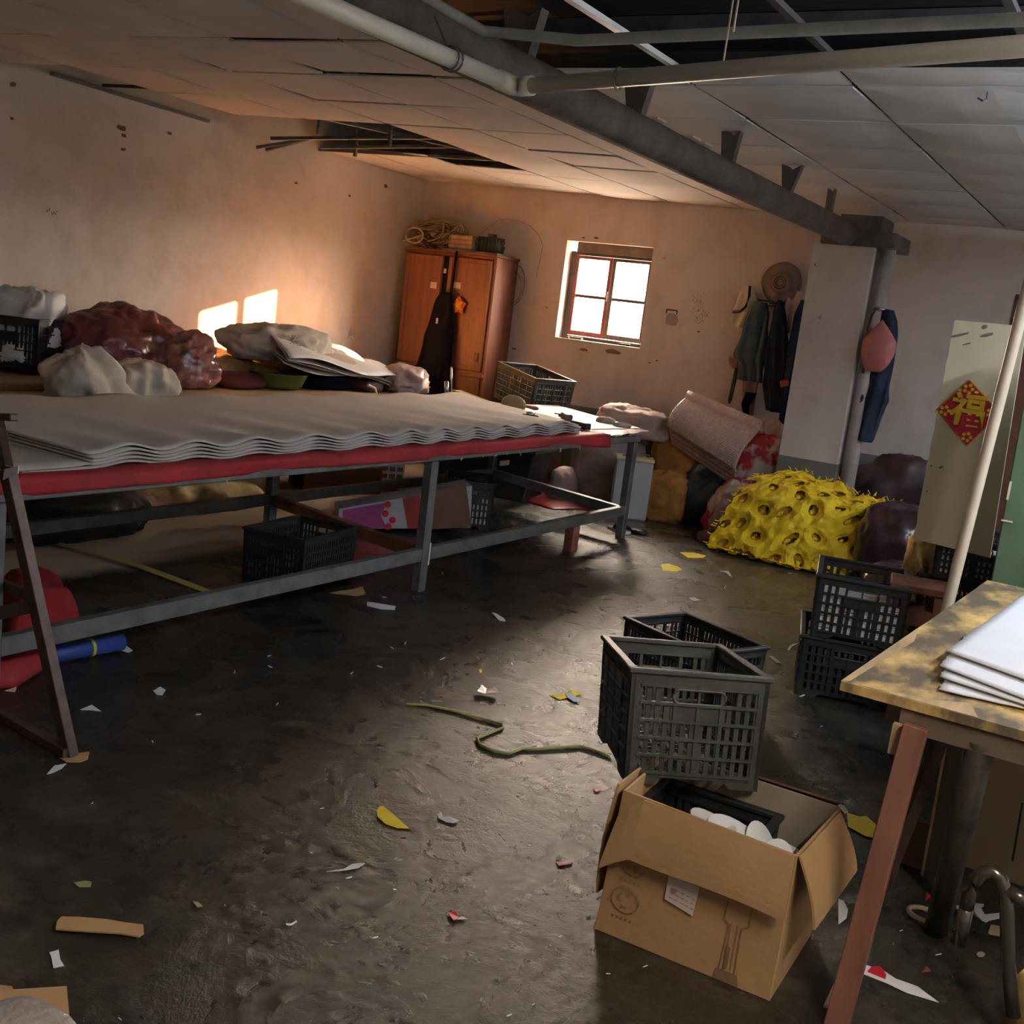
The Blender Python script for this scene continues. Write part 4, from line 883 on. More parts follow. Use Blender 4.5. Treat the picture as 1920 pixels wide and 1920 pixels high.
sack('woven_sack', 'small pinkish sack between the black bin and the ribbed sack', 'sack', (-4.18, 8.1, 0), (.22, .3, .36), M_pinkw, seed=82, p=2.4)
tag(MB().bar(at(1095, 925, 2, .03), at(1165, 945, 2, .03), .12, .05).build('wood_offcut', M_wood), 'brown wood offcut on the floor left of the tin canister', 'wood')
sack('orange_sack', 'full orange woven sack leaning on the back wall', 'sack', (-3.30, 8.50, 0), (.46, .50, .86), M_orange, seed=83, crumple=.10, ridge=.14, p=3.2, neck=.3, flat=.92, freq=3, lean=(-.08, .05))
sack('orange_sack', 'lower orange woven sack between the tin canister and the bubble-wrap roll', 'sack', (-3.28, 8.14, 0), (.40, .36, .42), M_orange, seed=84, crumple=.10, ridge=.16, p=3, flat=.9, freq=3)
sack('black_sack', 'black bag wedged between the pale sack and the orange sack', 'bag', (-3.62, 8.66, 0), (.34, .30, .78), M_blkbag, seed=85, ridge=.14, p=2.3, flat=.8)
sack('black_sack', 'black bag on the floor under the bubble-wrap roll', 'bag', (-2.98, 8.30, 0), (.46, .50, .52), M_blkbag, seed=86, ridge=.14, p=2.3, flat=.8)
# bubble wrap: thick leaning folded roll
bwt = thing('bubble_wrap_roll', 'thick roll of pinkish bubble wrap leaning on the sacks by the wall', 'roll', tuple(at(1345, 815, 1, 8.20)))
o_ = -Vector(bwt.location)
c4 = [at(1252, 800, 1, 8.10), at(1378, 880, 1, 8.0), at(1432, 800, 1, 8.25), at(1292, 742, 1, 8.35)]
nx = 46
def bwf(u, v):   # u across folds, v along the roll
    a = c4[0].lerp(c4[1], v); c = c4[3].lerp(c4[2], v); p = a.lerp(c, u)
    bulge = .12*sin(pi*min(1, max(0, u)))
    return p+Vector((.0, -bulge, .02*bulge))+o_
MB().grid(bwf, 30, nx).build('outer_layer', M_bubble, bwt, smooth=True, solid=.02)
for k in range(4):
    MB().grid(lambda u, v, k=k: bwf(u*.0-.03*k-.02*u, v)+Vector((0, .03+.04*k+.03*u, -.03*k-.03*u)), 3, 30).build('inner_layer', M_bubble, bwt, smooth=True, solid=.012)
rd = MB()
for k in range(22):
    for j in range(40):
        p_ = bwf(.03+.94*k/21, .02+.96*j/39)+Vector((0, -.012, .004)); 
        rd.add([p_+Vector(q_)*.009 for q_ in ((1, 0, 0), (0, 0, 1), (-1, 0, 0), (0, 0, -1), (0, -.9, 0))], [(0, 1, 4), (1, 2, 4), (2, 3, 4), (3, 0, 4)])
rb = rd.build('bubbles', M_bubble, bwt); rb['kind'] = 'stuff'
roll = [c4[2]+o_+Vector((.03, -.02, -.03)), c4[1]+o_+Vector((.05, -.02, .05))]
spir = MB()
for ln_ in (roll,):
    pass
MB().grid(lambda u, v: (c4[2].lerp(c4[3], v)+o_+Vector((0, -.02, -.01))+Vector((.0, .055*cos(u*2*pi*1.6)*(.5+.5*u), .055*sin(u*2*pi*1.6)*(.5+.5*u)))), 26, 12).build('rolled_edge', M_bubble, bwt, smooth=True, solid=.008)
MRW = mat('red_and_white_bag', (.55, .50, .48), .55, col2=(.38, .03, .04), scale=3.2, cover=.48, sharp=.03, bump=.35, bscale=12)
sack('red_white_bag', 'red and white plastic bag below the right end of the bubble wrap', 'bag', (-2.72, 8.02, 0), (.42, .46, .52), MRW, R(30), seed=90, crumple=.18, ridge=.14, p=2.4, neck=.3, flat=.8, lean=(.12, .05))
sack('red_white_bag', 'red and white bag heaped against the column behind the yellow foam', 'bag', (-2.60, 8.28, .38), (.40, .40, .46), MRW, R(0), seed=91, crumple=.2, ridge=.15, p=2.4, flat=.8)
sack('white_bag', 'grey-white bag between the red and white bags and the yellow foam', 'bag', (-2.62, 7.90, 0), (.30, .36, .50), M_pinkw, seed=92, crumple=.16, ridge=.12, p=2.4, flat=.8)
sack('white_bag', 'pale crumpled bag peeking above the bubble wrap beside the coats', 'bag', (-2.66, 8.5, .50), (.50, .34, .48), M_pinkw, seed=93, crumple=.26, ridge=.2, p=2.2, neck=.4)
sack('brown_cloth', 'flat brown cloth on the floor at the left foot of the yellow foam', 'cloth', (-2.66, 7.74, 0), (.30, .34, .10), mat('dull_brown_cloth', (.17, .09, .065), .9), seed=94)
# yellow perforated foam heap
YC = [(-2.60, 7.40), (-1.50, 7.36), (-1.42, 7.86), (-2.30, 7.84)]
def ymound(u, v, off=0):   # v 0 front .. 1 top back ; u left..right
    xf_, yf_ = -2.63+1.02*u, 7.40-.08*sin(u*3.1)+.0
    xb_, yb_ = -2.42+.98*u, 7.76
    zt = .50+.13*sin(min(1, u*1.25+.1)*pi*.9)-.02
    t = v; zz = zt*(sin(t*pi/2)**.95)
    x = xf_+(xb_-xf_)*t; y = yf_+(yb_-yf_)*t**1.25
    n1 = noise.noise(Vector((u*3.3, v*3, 1)))*.05+noise.noise(Vector((u*8, v*7, 4)))*.028+.02*noise.noise(Vector((u*18, v*17, 4)))
    return Vector((x+n1*.5, y-.02*off-n1*.8, max(.012, zz+n1*.8*(.3+v)+.012*off)))
yh = thing('yellow_foam_heap', 'big heap of bright yellow die-cut foam waste full of oval holes', 'foam waste', (-2.0, 7.7, 0))
o_ = Vector((2.0, -7.7, 0))
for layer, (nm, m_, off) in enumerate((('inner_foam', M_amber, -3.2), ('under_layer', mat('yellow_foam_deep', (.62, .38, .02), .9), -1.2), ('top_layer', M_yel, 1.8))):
    rl = random.Random(5+layer); holes = []
    if layer:
        for _ in range(900):
            c_ = (rl.random(), rl.random()*1.02)
            if all(((c_[0]-h_[0])/.118)**2+((c_[1]-h_[1])/.165)**2 > 1 for h_ in holes): holes.append((c_[0], c_[1], rl.uniform(.030, .044), rl.uniform(.032, .056), rl.uniform(-.5, .5)))
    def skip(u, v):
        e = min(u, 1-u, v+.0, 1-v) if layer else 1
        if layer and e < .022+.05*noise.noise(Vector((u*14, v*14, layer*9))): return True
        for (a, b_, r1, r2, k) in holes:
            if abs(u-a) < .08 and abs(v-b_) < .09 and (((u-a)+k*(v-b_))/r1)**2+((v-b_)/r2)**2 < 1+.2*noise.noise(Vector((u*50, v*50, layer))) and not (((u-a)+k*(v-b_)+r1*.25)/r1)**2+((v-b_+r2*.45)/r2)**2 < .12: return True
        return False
    def fn(u, v, off=off): 
        p_ = ymound(u, v, off); 
        if off > 0:
            for (a, b_, r1, r2, k) in holes:
                d_ = (((u-a)+k*(v-b_))/(r1*2.2))**2+((v-b_)/(r2*2.2))**2
                if d_ < 1: p_ = p_+Vector((0, .04*(1-d_)*(1 if layer == 2 else .5), -.006))
        return p_+o_
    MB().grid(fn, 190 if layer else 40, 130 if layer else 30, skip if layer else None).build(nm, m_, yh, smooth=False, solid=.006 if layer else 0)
fr = MB()
for k in range(150):
    e = rn.random(); s_ = rn.choice(('t', 'b', 'b', 'l', 'r', 't')); u, v = {'t': (e, .99), 'b': (e, .02), 'l': (.01, e), 'r': (.99, e)}[s_]
    p_ = ymound(u, v, 1.5)+o_; d_ = Vector(({'l': -1, 'r': 1}.get(s_, rn.uniform(-1, 1)), {'b': -1}.get(s_, -.2), {'t': .7}.get(s_, rn.uniform(0, .4)))).normalized()*rn.uniform(.015, .04)
    sd_ = d_.cross(Vector((0, 0, 1))).normalized()*rn.uniform(.006, .016) if d_.cross(Vector((0, 0, 1))).length > .001 else Vector((.01, 0, 0))
    fr.prism([p_-sd_, p_+sd_, p_+d_], (0, .004, .004))
fr.build('ragged_fringe', M_yel, yh)['kind'] = 'stuff'
sack('purple_bag', 'shiny dark purple plastic bag in front of the right end of the yellow foam', 'bag', (-1.38, 7.52, 0), (.50, .50, .60), M_purple, R(10), seed=100, crumple=.10, ridge=.14, p=2.8, flat=.85, freq=2)
sack('purple_bag', 'low dark purple bag behind the two-crate stack', 'bag', (-1.16, 6.9, 0), (.50, .50, .32), M_purple, R(0), seed=101, crumple=.12, ridge=.12, p=2.6, flat=.7)
sack('maroon_bag', 'large dark maroon bag against the back wall behind the column', 'bag', (-1.55, 8.45, 0), (.78, .62, .86), mat('maroon_dull', (.042, .018, .018), .5, var=.3, bump=.5, bscale=9), seed=102, crumple=.14, ridge=.10, p=2.5, flat=.85, freq=1.8)
sack('gold_foil_bag', 'crumpled gold foil bag beside the two-crate stack', 'bag', (-.86, 5.62, 0), (.26, .30, .76), M_gold, R(15), seed=103, crumple=.14, ridge=.2, p=2.8, flat=.9, freq=2.2)
sl = thing('wooden_stool', 'small brown wooden stool between the gold bag and the crate pile', 'stool', (-.78, 4.95, 0), R(12))
MB().box(-.12, .12, -.12, .12, .53, .56).build('seat', M_rust, sl, bevel=.004)
for x in (-.1, .1):
    for y in (-.1, .1): MB().bar((x*1.05, y*1.05, 0), (x*.8, y*.8, .53), .035).build('leg', M_rust, sl)
for y in (-.085, .085): MB().bar((-.09, y, .42), (.09, y, .42), .02, .07).build('apron', M_rust, sl)
# ---------------------------------------------------------------- coats on the back wall
hk = MB()
for z in (1.80, 1.765): hk.box(-3.15, -2.50, 8.865, 8.885, z, z+.012)
for k in range(5): hk.bar((-3.05+.13*k, 8.83, 1.79), (-3.05+.13*k, 8.89, 1.79), .01)
rk = tag(hk.build('coat_rail', M_brown), 'dark two-bar coat rail on the back wall left of the column', 'rail')
def px_garment(name, lab_, y, rows, tk, m, seed=0, cat='jacket', folds=6, amp=.014):
    """rows: (py, pxl, pxr) outline taken at depth y"""
    q = [(at(l_, py, 1, y), at(r_, py, 1, y)) for py, l_, r_ in rows]; z0_ = q[0][0].z; c0 = (q[0][0]+q[0][1])/2
    D_ = z0_-min(q[-1][0].z, q[-1][1].z)
    Ws = []
    for a, b_ in q: Ws.append((min(1, max(0, (z0_-(a.z+b_.z)/2)/D_)), a.x-c0.x, b_.x-c0.x, tk))
    Ws[0] = (0,)+Ws[0][1:]; Ws[-1] = (1,)+Ws[-1][1:]
    return garment(name, lab_, (c0.x, y, z0_), Ws, D_, m, folds=folds, amp=amp, seed=seed, cat=cat)
px_garment('teal_jacket', 'dusty teal-blue jacket hanging on the rail left of the column', 8.76, [(566, 1415, 1438), (590, 1402, 1442), (640, 1385, 1440), (670, 1372, 1437), (690, 1392, 1432), (712, 1390, 1430)], .05, M_teal, 3)
px_garment('navy_coat', 'dark navy coat between the teal jacket and the black coat', 8.72, [(563, 1460, 1466), (585, 1450, 1472), (640, 1440, 1480), (720, 1432, 1484), (770, 1436, 1480)], .045, M_navy, 5)
px_garment('black_coat', 'black long coat hanging nearest the column', 8.68, [(563, 1504, 1512), (590, 1492, 1514), (660, 1478, 1506), (740, 1470, 1497), (790, 1462, 1484), (806, 1474, 1480)], .06, M_navy, 7)
px_garment('grey_trousers', 'faded pink-grey cloth showing below the teal jacket', 8.80, [(700, 1395, 1425), (740, 1390, 1418), (775, 1398, 1412)], .03, mat('pink_grey_cloth', (.33, .20, .17), .9), 11, 'cloth')
px_garment('dark_belt_cloth', 'small dark cloth hanging low between the teal jacket and the black coat', 8.74, [(735, 1398, 1420), (760, 1392, 1404), (775, 1394, 1404)], .03, M_blackcl, 12, 'cloth')
p = at(1466, 531, 1, 8.84)
hat = thing('straw_hat', 'round grey-brown flat hat hung on the wall above the coats', 'hat', p)
prof = [(.001, -.05), (.06, -.055), (.085, -.03), (.09, -.01), (.13, -.012), (.165, .0), (.155, .006), (.08, .004), (.001, .0)]
mh = MB().lathe(prof, (0, 0, 0), 40)
for v in mh.v: v.x *= 1+.08*noise.noise(Vector((v.x*9, v.y*9, 1))); v.y *= 1+.10*noise.noise(Vector((v.x*8, v.y*8, 5)))
mh.xf(Euler((R(-90), 0, 0)).to_matrix().to_4x4()); 
for v in mh.v: v.y = -abs(v.y)
mh.build('hat_body', mat('hat_grey', (.17, .135, .12), .9, bump=.3), hat, smooth=True)
mr = MB(); 
for r_ in (.03, .05): mr.tube([Vector((r_*cos(t), -.058, r_*sin(t))) for t in [k*pi/8 for k in range(17)]], .004, 6)
mr.build('hat_band', M_brown, hat)
px_garment('cream_bag', 'cream cloth bag with a dark strap hanging left of the teal jacket', 8.83, [(536, 1396, 1412), (560, 1384, 1420), (590, 1374, 1416), (612, 1372, 1398)], .03, M_cream, 15, 'bag')
tag(MB().tube([at(x, y, 1, 8.78) for x, y in ((1406, 536), (1405, 555), (1398, 575), (1388, 584), (1374, 585))], .011, 8).build('bag_strap', M_blk, smooth=True), 'black curved strap across the cream cloth bag', 'strap')
px_garment('white_bag', 'pale cloth bag behind the hat beside the column', 8.85, [(545, 1490, 1512), (560, 1476, 1514), (590, 1472, 1510), (625, 1474, 1500)], .02, M_pinkw, 16, 'bag')
a = at(1380, 606, 1, YB-.003); pts = []
for k in range(14):
    p_ = at(1374+rn.uniform(0, 14), 594+rn.uniform(0, 20), 1, YB-.003); pts.append((p_, p_+Vector((rn.uniform(-.04, .04), 0, rn.uniform(-.03, .03)))))
marks(wb, pts, 'wall_writing', .006)
ub = [at(1382, 690, 1, 8.80), at(1367, 757, 1, 8.78)]
um = thing('umbrella', 'thin black folded umbrella hanging left of the coats', 'umbrella', ub[0])
MB().tube([Vector((0, 0, 0)), (ub[1]-ub[0])*.9, (ub[1]-ub[0])], [.02, .018, .006], 8).build('canopy', M_blk, um, smooth=True); MB().tube([(0, 0, 0), (0, 0, .06), (.02, 0, .08), (.04, 0, .06)], .008, 8).build('handle', M_blk, um, smooth=True)
sack('dark_pouch', 'small dark green pouch beside the folded umbrella', 'pouch', at(1388, 712, 1, 8.80), (.07, .05, .15), mat('pouch_green', (.06, .075, .06), .9), seed=9, nu=24, nv=16)
px_garment('pink_cloth', 'small pinkish cloth poking out below the teal jacket sleeve', 8.82, [(668, 1368, 1385), (682, 1370, 1392), (692, 1376, 1390)], .03, MATS['pink_grey_cloth'], 19, 'cloth')
tag(MB().prism([at(x, y, 1, 8.60) for x, y in ((1462, 714), (1478, 712), (1480, 722), (1464, 727))], (0, -.004, 0)).build('red_patch', MATS['dull_red']), 'small dull red patch on the black coat near the column', 'patch')
# things hanging on the column's right side
px_garment('navy_jacket', 'navy jacket hanging on the right side of the column', 7.98, [(580, 1655, 1676), (600, 1650, 1682), (625, 1648, 1683), (660, 1650, 1678), (720, 1622, 1668), (750, 1612, 1668), (775, 1608, 1655), (825, 1604, 1635)], .05, M_navy, 22)
px_garment('olive_cloth', 'olive-brown cloth showing behind the bottom of the navy jacket', 8.06, [(740, 1640, 1668), (780, 1628, 1655), (822, 1612, 1640)], .04, mat('olive_brown', (.12, .10, .075), .9), 24, 'cloth')
sack('red_carrier_bag', 'translucent red carrier bag hanging in front of the navy jacket', 'bag', at(1638, 697, 1, 7.86), (.22, .12, .36), mat('red_carrier', (.50, .11, .09), .4, col2=(.36, .16, .14), scale=5, bump=.3, bscale=12), seed=25, p=2.2, neck=.75, flat=.95, nu=36, nv=28, crumple=.08, ridge=.06)
tag(MB().tube([at(1648, 576, 1, 7.88), at(1635, 590, 1, 7.87), at(1622, 640, 1, 7.86), at(1618, 700, 1, 7.86)], .010, 8).build('hanging_hose', M_brown, smooth=True), 'dark hose curving down beside the red carrier bag', 'hose')
tag(MB().tube([at(1645, 579, 1, 7.92)+Vector((.055*cos(t), .07*sin(t)+.06, 0)) for t in [k*pi/8 for k in range(17)]], .010, 8).build('pipe_clamp', M_silver, smooth=True), 'metal clamp ring round the pipe beside the column', 'clamp')
# ---------------------------------------------------------------- cream board, sign, pole, green cabinet
yb_ = 5.16
cb = [at(1712, 1010, 1, yb_), at(1856, 1046, 1, yb_), at(1924, 612, 1, yb_+.0), at(1790, 600, 1, yb_)]
cbo = thing('cream_board', 'tall cream-painted board standing on the crate pile, bearing a red sign', 'board', tuple(cb[0]))
o_ = -cb[0]
m = MB(); ed = []
n = 26
for i in range(n+1):
    q = cb[3].lerp(cb[0], i/n); ed.append(q+Vector((.006*noise.noise(Vector((i*.9, 0, 0))), 0, 0)))
m.prism([v+o_ for v in ed+[cb[1], cb[2]]], (0, .025, 0)); m.build('board', M_cream, cbo)
m = MB()
for px, py, w_, h_ in ((1800, 628, .045, .006), (1850, 628, .03, .008), (1846, 613, .012, .012), (1765, 876, .012, .006), (1746, 874, .005, .005), (1738, 921, .004, .004), (1812, 645, .02, .004)):
    p_ = at(px, py, 1, yb_)+o_; m.prism([p_+Vector((w_*r_*cos(t), 0, h_*r_*sin(t)+w_*.35*cos(t))) for t, r_ in [(k*pi/4, rn.uniform(.7, 1.1)) for k in range(8)]], (0, -.0008, 0))
m.build('dirt_mark', mat('board_dirt', (.20, .17, .13), .9), cbo)
sg = [at(*q, 1, yb_-.006) for q in ((1755, 768), (1817, 712), (1877, 775), (1812, 837))]
sn = thing('fortune_sign', 'red diamond paper sign with a golden character on the cream board', 'sign', tuple((sg[0]+sg[2])/2))
so = -Vector(sn.location)
MB().prism([v+so for v in sg], (0, .004, 0)).build('red_paper', M_sign_r, sn)
m = MB()
for k in range(4):
    a, c = sg[k]+so, sg[(k+1) % 4]+so; m.bar(a*.97+Vector((0, -.001, 0)), c*.97+Vector((0, -.001, 0)), .003, .001)
m.build('gold_border', M_sign_g, sn)
def text(body, size, loc, m, par, rot=(pi/2, 0, 0), off=0.0, name='lettering', ext=.001):
    cu = bpy.data.curves.new(name, 'FONT'); cu.body = body; cu.size = size; cu.extrude = ext; cu.align_x = 'CENTER'; cu.align_y = 'CENTER'; cu.offset = off
    o = bpy.data.objects.new(name, cu); C.objects.link(o); bpy.context.view_layer.update()
    me = bpy.data.meshes.new_from_object(o.evaluated_get(bpy.context.evaluated_depsgraph_get())); bpy.data.objects.remove(o)
    n_ = bpy.data.objects.new(name, me); C.objects.link(n_); me.materials.clear(); me.materials.append(m); n_.location = loc; n_.rotation_euler = rot; n_.parent = par; return n_
ctr = (sg[0]+sg[1]+sg[2]+sg[3])/4+so; dW = (sg[2]-sg[0]).length
text('\u798f', dW*.56, ctr+Vector((0, -.004, 0)), M_sign_g, sn, (pi/2, R(0), 0), .004, 'golden_character', .003)
for k in range(4):
    c_ = (sg[k]+so)*.72+ctr*.28; m = MB()
    for j in range(5):
        a = 2*pi*j/5; q_ = c_+Vector((.016*cos(a), -.003, .016*sin(a))); m.prism([q_+Vector((.008*cos(t), 0, .008*sin(t))) for t in [i*pi/4 for i in range(8)]], (0, .0015, 0))
    for j in (-1, 1):
        q_ = c_+Vector((.034*j, -.003, -.010)) ; m.prism([q_+Vector((.010*cos(t), 0, .006*sin(t))) for t in [i*pi/4 for i in range(8)]], (0, .0015, 0))
    m.build('gold_flower', M_sign_g, sn)
po0, po1 = at(1781, 1118, 1, 4.34), at(1912, 600, 1, 4.42); po = po1-po0
pb = po0-po*(po0.z/po.z)
tag(MB().tube([pb, po0, po1, po1+po*.5], .0215, 14).build('leaning_pole', mat('cream_pipe', (.58, .47, .33), .4, var=.08), smooth=True), 'cream plastic pole leaning in front of the cream board', 'pole')
gc = thing('green_cabinet', 'dull green sheet-metal cabinet at the right edge behind the stained table', 'cabinet', (.06, 4.75, 0))
gx = at(1862, 1095, 1, 4.5).x
g0 = gx-.06
MB().prism([(g0, -.22, 0), (g0+.9, -.22, 0), (g0+.9, -.22, 1.62), (g0-.03, -.22, 1.62)], (0, .42, 0)).build('cabinet_body', M_green, gc, bevel=.005)
m = MB()
for px, py, dx, dz in ((1892, 920, .004, .035), (1888, 977, .02, .003)):
    p_ = at(px, py, 1, 4.527)-Vector((.06, 4.75, 0)); m.box(p_.x-dx, p_.x+dx, p_.y-.001, p_.y+.001, p_.z-dz, p_.z+dz)
m.build('paint_scratch', M_cream, gc)
# ---------------------------------------------------------------- stained table on the right
rt = thing('stained_worktable', 'wooden worktable with a stained plywood top at the right', 'table', (0, 3.4, 0))
o_ = Vector((0, -3.4, 0)); tz = .75
P0, P1, P2 = at(1577, 1277, 2, tz), at(1852, 1088, 2, tz), at(1920, 1104, 2, tz)
Q = at(1920, 1371, 2, tz); fd = (Q-P0).normalized(); ld = (P1-P0)
far = P0+fd*1.25
top = []
n = 16
for i in range(n+1): top.append(P0+ld*(i/n)+Vector((.005*noise.noise(Vector((i*1.7, 3, 0))) if 0 < i < n else 0, 0, 0)))
top += [P1+fd*1.25+Vector((0, 0, 0)), far]
MB().prism([v+o_-Vector((0, 0, .022)) for v in top], (0, 0, .022)).build('table_top', M_table, rt)
MB().prism([v+o_ for v in (P0+Vector((0, 0, .0005)), P0+fd*.012+Vector((.004, .02, .0005)), P0+ld*.32+fd*.03+Vector((0, 0, .0005)), P0+ld*.42+Vector((0, 0, .0005)))], (0, 0, .001)).build('bare_edge_strip', M_wood, rt)
MB().prism([v+o_ for v in (P0+fd*.04+Vector((0, .004, .0004)), P0+fd*.30+Vector((0, .004, .0004)), P0+fd*.27+Vector((0, .10, .0004)), P0+fd*.19+Vector((0, .04, .0004)))], (0, 0, .001)).build('bare_corner_patch', M_wood, rt)
MB().bar(P0+fd*.14+Vector((0, .03, -.05))+o_, P0+fd*1.25+Vector((0, .03, -.05))+o_, .04, .055).build('front_apron', mat('grimy_wood', (.15, .10, .06), .7, var=.3), rt)
MB().bar(P0+fd*.12+Vector((0, .06, -.05))+o_, P1+fd*.12+Vector((0, -.1, -.05))+o_, .04, .055).build('side_apron', MATS['grimy_wood'], rt)
lt, lb = at(1718, 1362, 2, .70), at(1568, 1925, 2, .0)
MB().bar(lb+o_, lt+o_, .052, .035, up=(0, 1, 0)).build('leg', M_rust, rt, bevel=.002)
ft = P1+fd*.18+Vector((0, -.12, -.03)); MB().bar(ft+Vector((0, .05, -.72))+o_, ft+o_, .05, .035).build('leg', M_rust, rt)
MB().bar(at(1765, 1385, 1, 2.75)+o_, at(1655, 1665, 1, 2.85)+o_, .03, .02).build('brace', M_brown, rt)
p_ = at(1686, 1358, 2, .69); MB().box(p_.x-.012, p_.x+.012, p_.y-.01, p_.y+.01, p_.z-.07, p_.z-.0).xf(Matrix.Translation(o_)).build('wood_chip', M_wood, rt)
pl0, pl1 = at(1755, 1745, 2, .005), at(1842, 1385, 2, .70)
tag(MB().tube([pl0, pl1], .031, 16).build('steel_pipe', mat('grimy_steel', (.10, .085, .07), .45, .5, var=.4), smooth=True), 'thick grimy steel pipe standing under the stained table', 'pipe')
# white sheets on the stained table
def rsheet(k, pts, z, name_lab, curl=.01):
    P = [at(x, y, 2, z) for x, y in pts]
    def fn(u, v):
        p_ = (P[0]*(1-u)*(1-v)+P[1]*u*(1-v)+P[3]*(1-u)*v+P[2]*u*v)
        jag = .007*noise.noise(Vector((v*30, k, 0)))*(1-u)**4 + .004*(noise.noise(Vector((u*30, k, 7))))*(1-v)**4
        return p_+Vector((jag, -jag, curl*sin(u*5+v*3+k)*(u+.2)*.5+.010*max(0, 1-v*6)*0))
    return tag(MB().grid(fn, 24, 40).build('foam_sheet', M_foam, smooth=True, solid=.004), name_lab, 'sheet', 'white foam sheets on the stained table')
ext_ = 420
rs = [((1760, 1292), (2340, 1425), (2340, 1130), (1830, 1200), .757, 'lowest white sheet of the stack on the stained table'),
      ((1762, 1268), (2340, 1460), (2340, 1130), (1828, 1180), .768, 'middle white sheet of the stack on the stained table'),
      ((1762, 1248), (2340, 1470), (2340, 1110), (1826, 1178), .778, 'upper white sheet of the stack, shifted right'),
      ((1775, 1220), (2340, 1420), (2340, 1060), (1925, 1110), .790, 'topmost large white sheet on the stained table')]
for k, r_ in enumerate(rs): rsheet(k, r_[:4], r_[4], r_[5], .004)
# clutter under the stained table
def slab(n, lab_, cat, pts3, th_, m, **k):
    v = [Vector(p_) for p_ in pts3]; nrm = (v[1]-v[0]).cross(v[2]-v[0]).normalized(); 
    if nrm.y < 0: nrm = -nrm
    return tag(MB().prism(v, nrm*th_).build(n, m, bevel=.002), lab_, cat)
def col2(px0, py0, px1, py1, y, w_px):   # leaning plank outline
    return [at(px0, py0, 1, y), at(px0+w_px, py0+3, 1, y), at(px1+w_px, py1+3, 1, y), at(px1, py1, 1, y)]
plank = mat('dark_plank', (.10, .078, .055), .7, var=.25, scale=7, stretch=(1, 1, .3))
tag(MB().prism(col2(1780, 1368, 1730, 1640, 3.30, 34), (0, .02, 0)).build('dark_plank', plank, bevel=.003), 'dark plank with pale edges leaning left of the thick steel pipe', 'plank')
tag(MB().prism(col2(1812, 1370, 1768, 1640, 3.33, 30), (0, .02, 0)).build('dark_plank', plank, bevel=.003), 'dark plank leaning directly behind the thick steel pipe', 'plank')
tag(MB().prism(col2(1776, 1368, 1726, 1640, 3.285, 4), (0, .012, 0)).build('pale_batten', M_wood), 'thin pale batten on the edge of the left dark plank', 'batten')
tag(MB().prism(col2(1809, 1370, 1763, 1622, 3.31, 4), (0, .012, 0)).build('pale_batten', M_wood), 'thin pale batten between the two dark planks', 'batten')
tag(MB().prism([at(1845, 1395, 1, 3.55), at(1990, 1430, 1, 3.55), at(1990, 1690, 1, 3.50), at(1797, 1640, 1, 3.50)], (0, .02, 0)).build('beige_panel', mat('beige_panel', (.44, .33, .21), .7, var=.06, scale=2), bevel=.003), 'large beige panel leaning behind the steel pipe under the stained table', 'panel')
tag(MB().bar(at(1917, 1505, 1, 3.51), at(1898, 1615, 1, 3.48), .006, .004).build('panel_cord', M_ink), 'dark cord hanging on the beige panel', 'cord')
tag(MB().prism([at(1722, 1540, 1, 3.40), at(1745, 1545, 1, 3.40), at(1735, 1650, 1, 3.37), at(1672, 1630, 1, 3.37)], (0, .012, 0)).build('brown_carton_piece', mat('brown_carton', (.20, .10, .065), .9)), 'torn reddish-brown carton piece under the stained table', 'cardboard')
tb_ = thing('bent_tube_chair', 'bent steel tube leg of a chair at the lower right edge', 'chair', tuple(at(1900, 1900, 2, 0)))
o_ = -Vector(tb_.location)
yy = 2.62
pts = [at(x, y, 1, yy) for x, y in ((1812, 1702), (1818, 1672), (1828, 1650), (1845, 1636), (1862, 1634), (1876, 1645), (1884, 1668), (1888, 1710), (1890, 1800), (1900, 1905))]
MB().tube([v+o_ for v in pts], .016, 12).build('bent_leg', M_tubes, tb_, smooth=True)
MB().tube([at(1884, 1668, 1, yy)+o_, at(1935, 1695, 1, yy)+o_], .016, 12).build('side_tube', M_tubes, tb_, smooth=True)
MB().tube([at(1812, 1702, 1, yy)+o_, at(1812, 1702, 1, yy)*1+Vector((0, 0.02, -.10))+o_], .016, 12).build('front_leg', M_tubes, tb_, smooth=True)
tag(MB().lathe([(.001, 0), (.035, 0), (.035, .12), (.02, .15), (.001, .15)], tuple(at(1914, 1930, 2, 0)), 16).build('amber_bottle', M_gold, smooth=True), 'amber-brown bottle at the bottom right corner', 'bottle')
def ring(n, lab_, px, py, r_, t_, m, cat): 
    c_ = at(px, py, 2, .008); return tag(MB().tube([c_+Vector((r_*cos(q), r_*.8*sin(q), .004)) for q in [k*pi/12 for k in range(22)]], t_, 8).build(n, m, smooth=True), lab_, cat)
ring('tape_ring', 'open cream ring lying left of the thick steel pipe foot', 1735, 1718, .045, .007, M_cream, 'ring')
def scrap(lab_, pts, m=M_white, n='paper_scrap', cat='scrap', z=.002, th_=.0015, group=None, curl=0):
    P = [at(x, y, 2, z) for x, y in pts]; c_ = sum(P, Vector())/len(P)
    for i, v in enumerate(P): v.z += curl*((v-c_).length)*(1 if i % 2 else .3)
    return tag(MB().prism(P, (0, 0, th_)).build(n, m), lab_, cat, group)
FS = 'foam_offcut'
scrap('grey-white pointed offcut right of the thick pipe foot', ((1822, 1690), (1838, 1700), (1850, 1722), (1842, 1728), (1828, 1712)), M_foam, FS, z=.05)
scrap('T-shaped grey-white offcut between the thick pipe and the bent tube leg', ((1816, 1708), (1828, 1704), (1840, 1716), (1876, 1712), (1876, 1722), (1856, 1726), (1848, 1730)), M_foam, FS, z=.04)
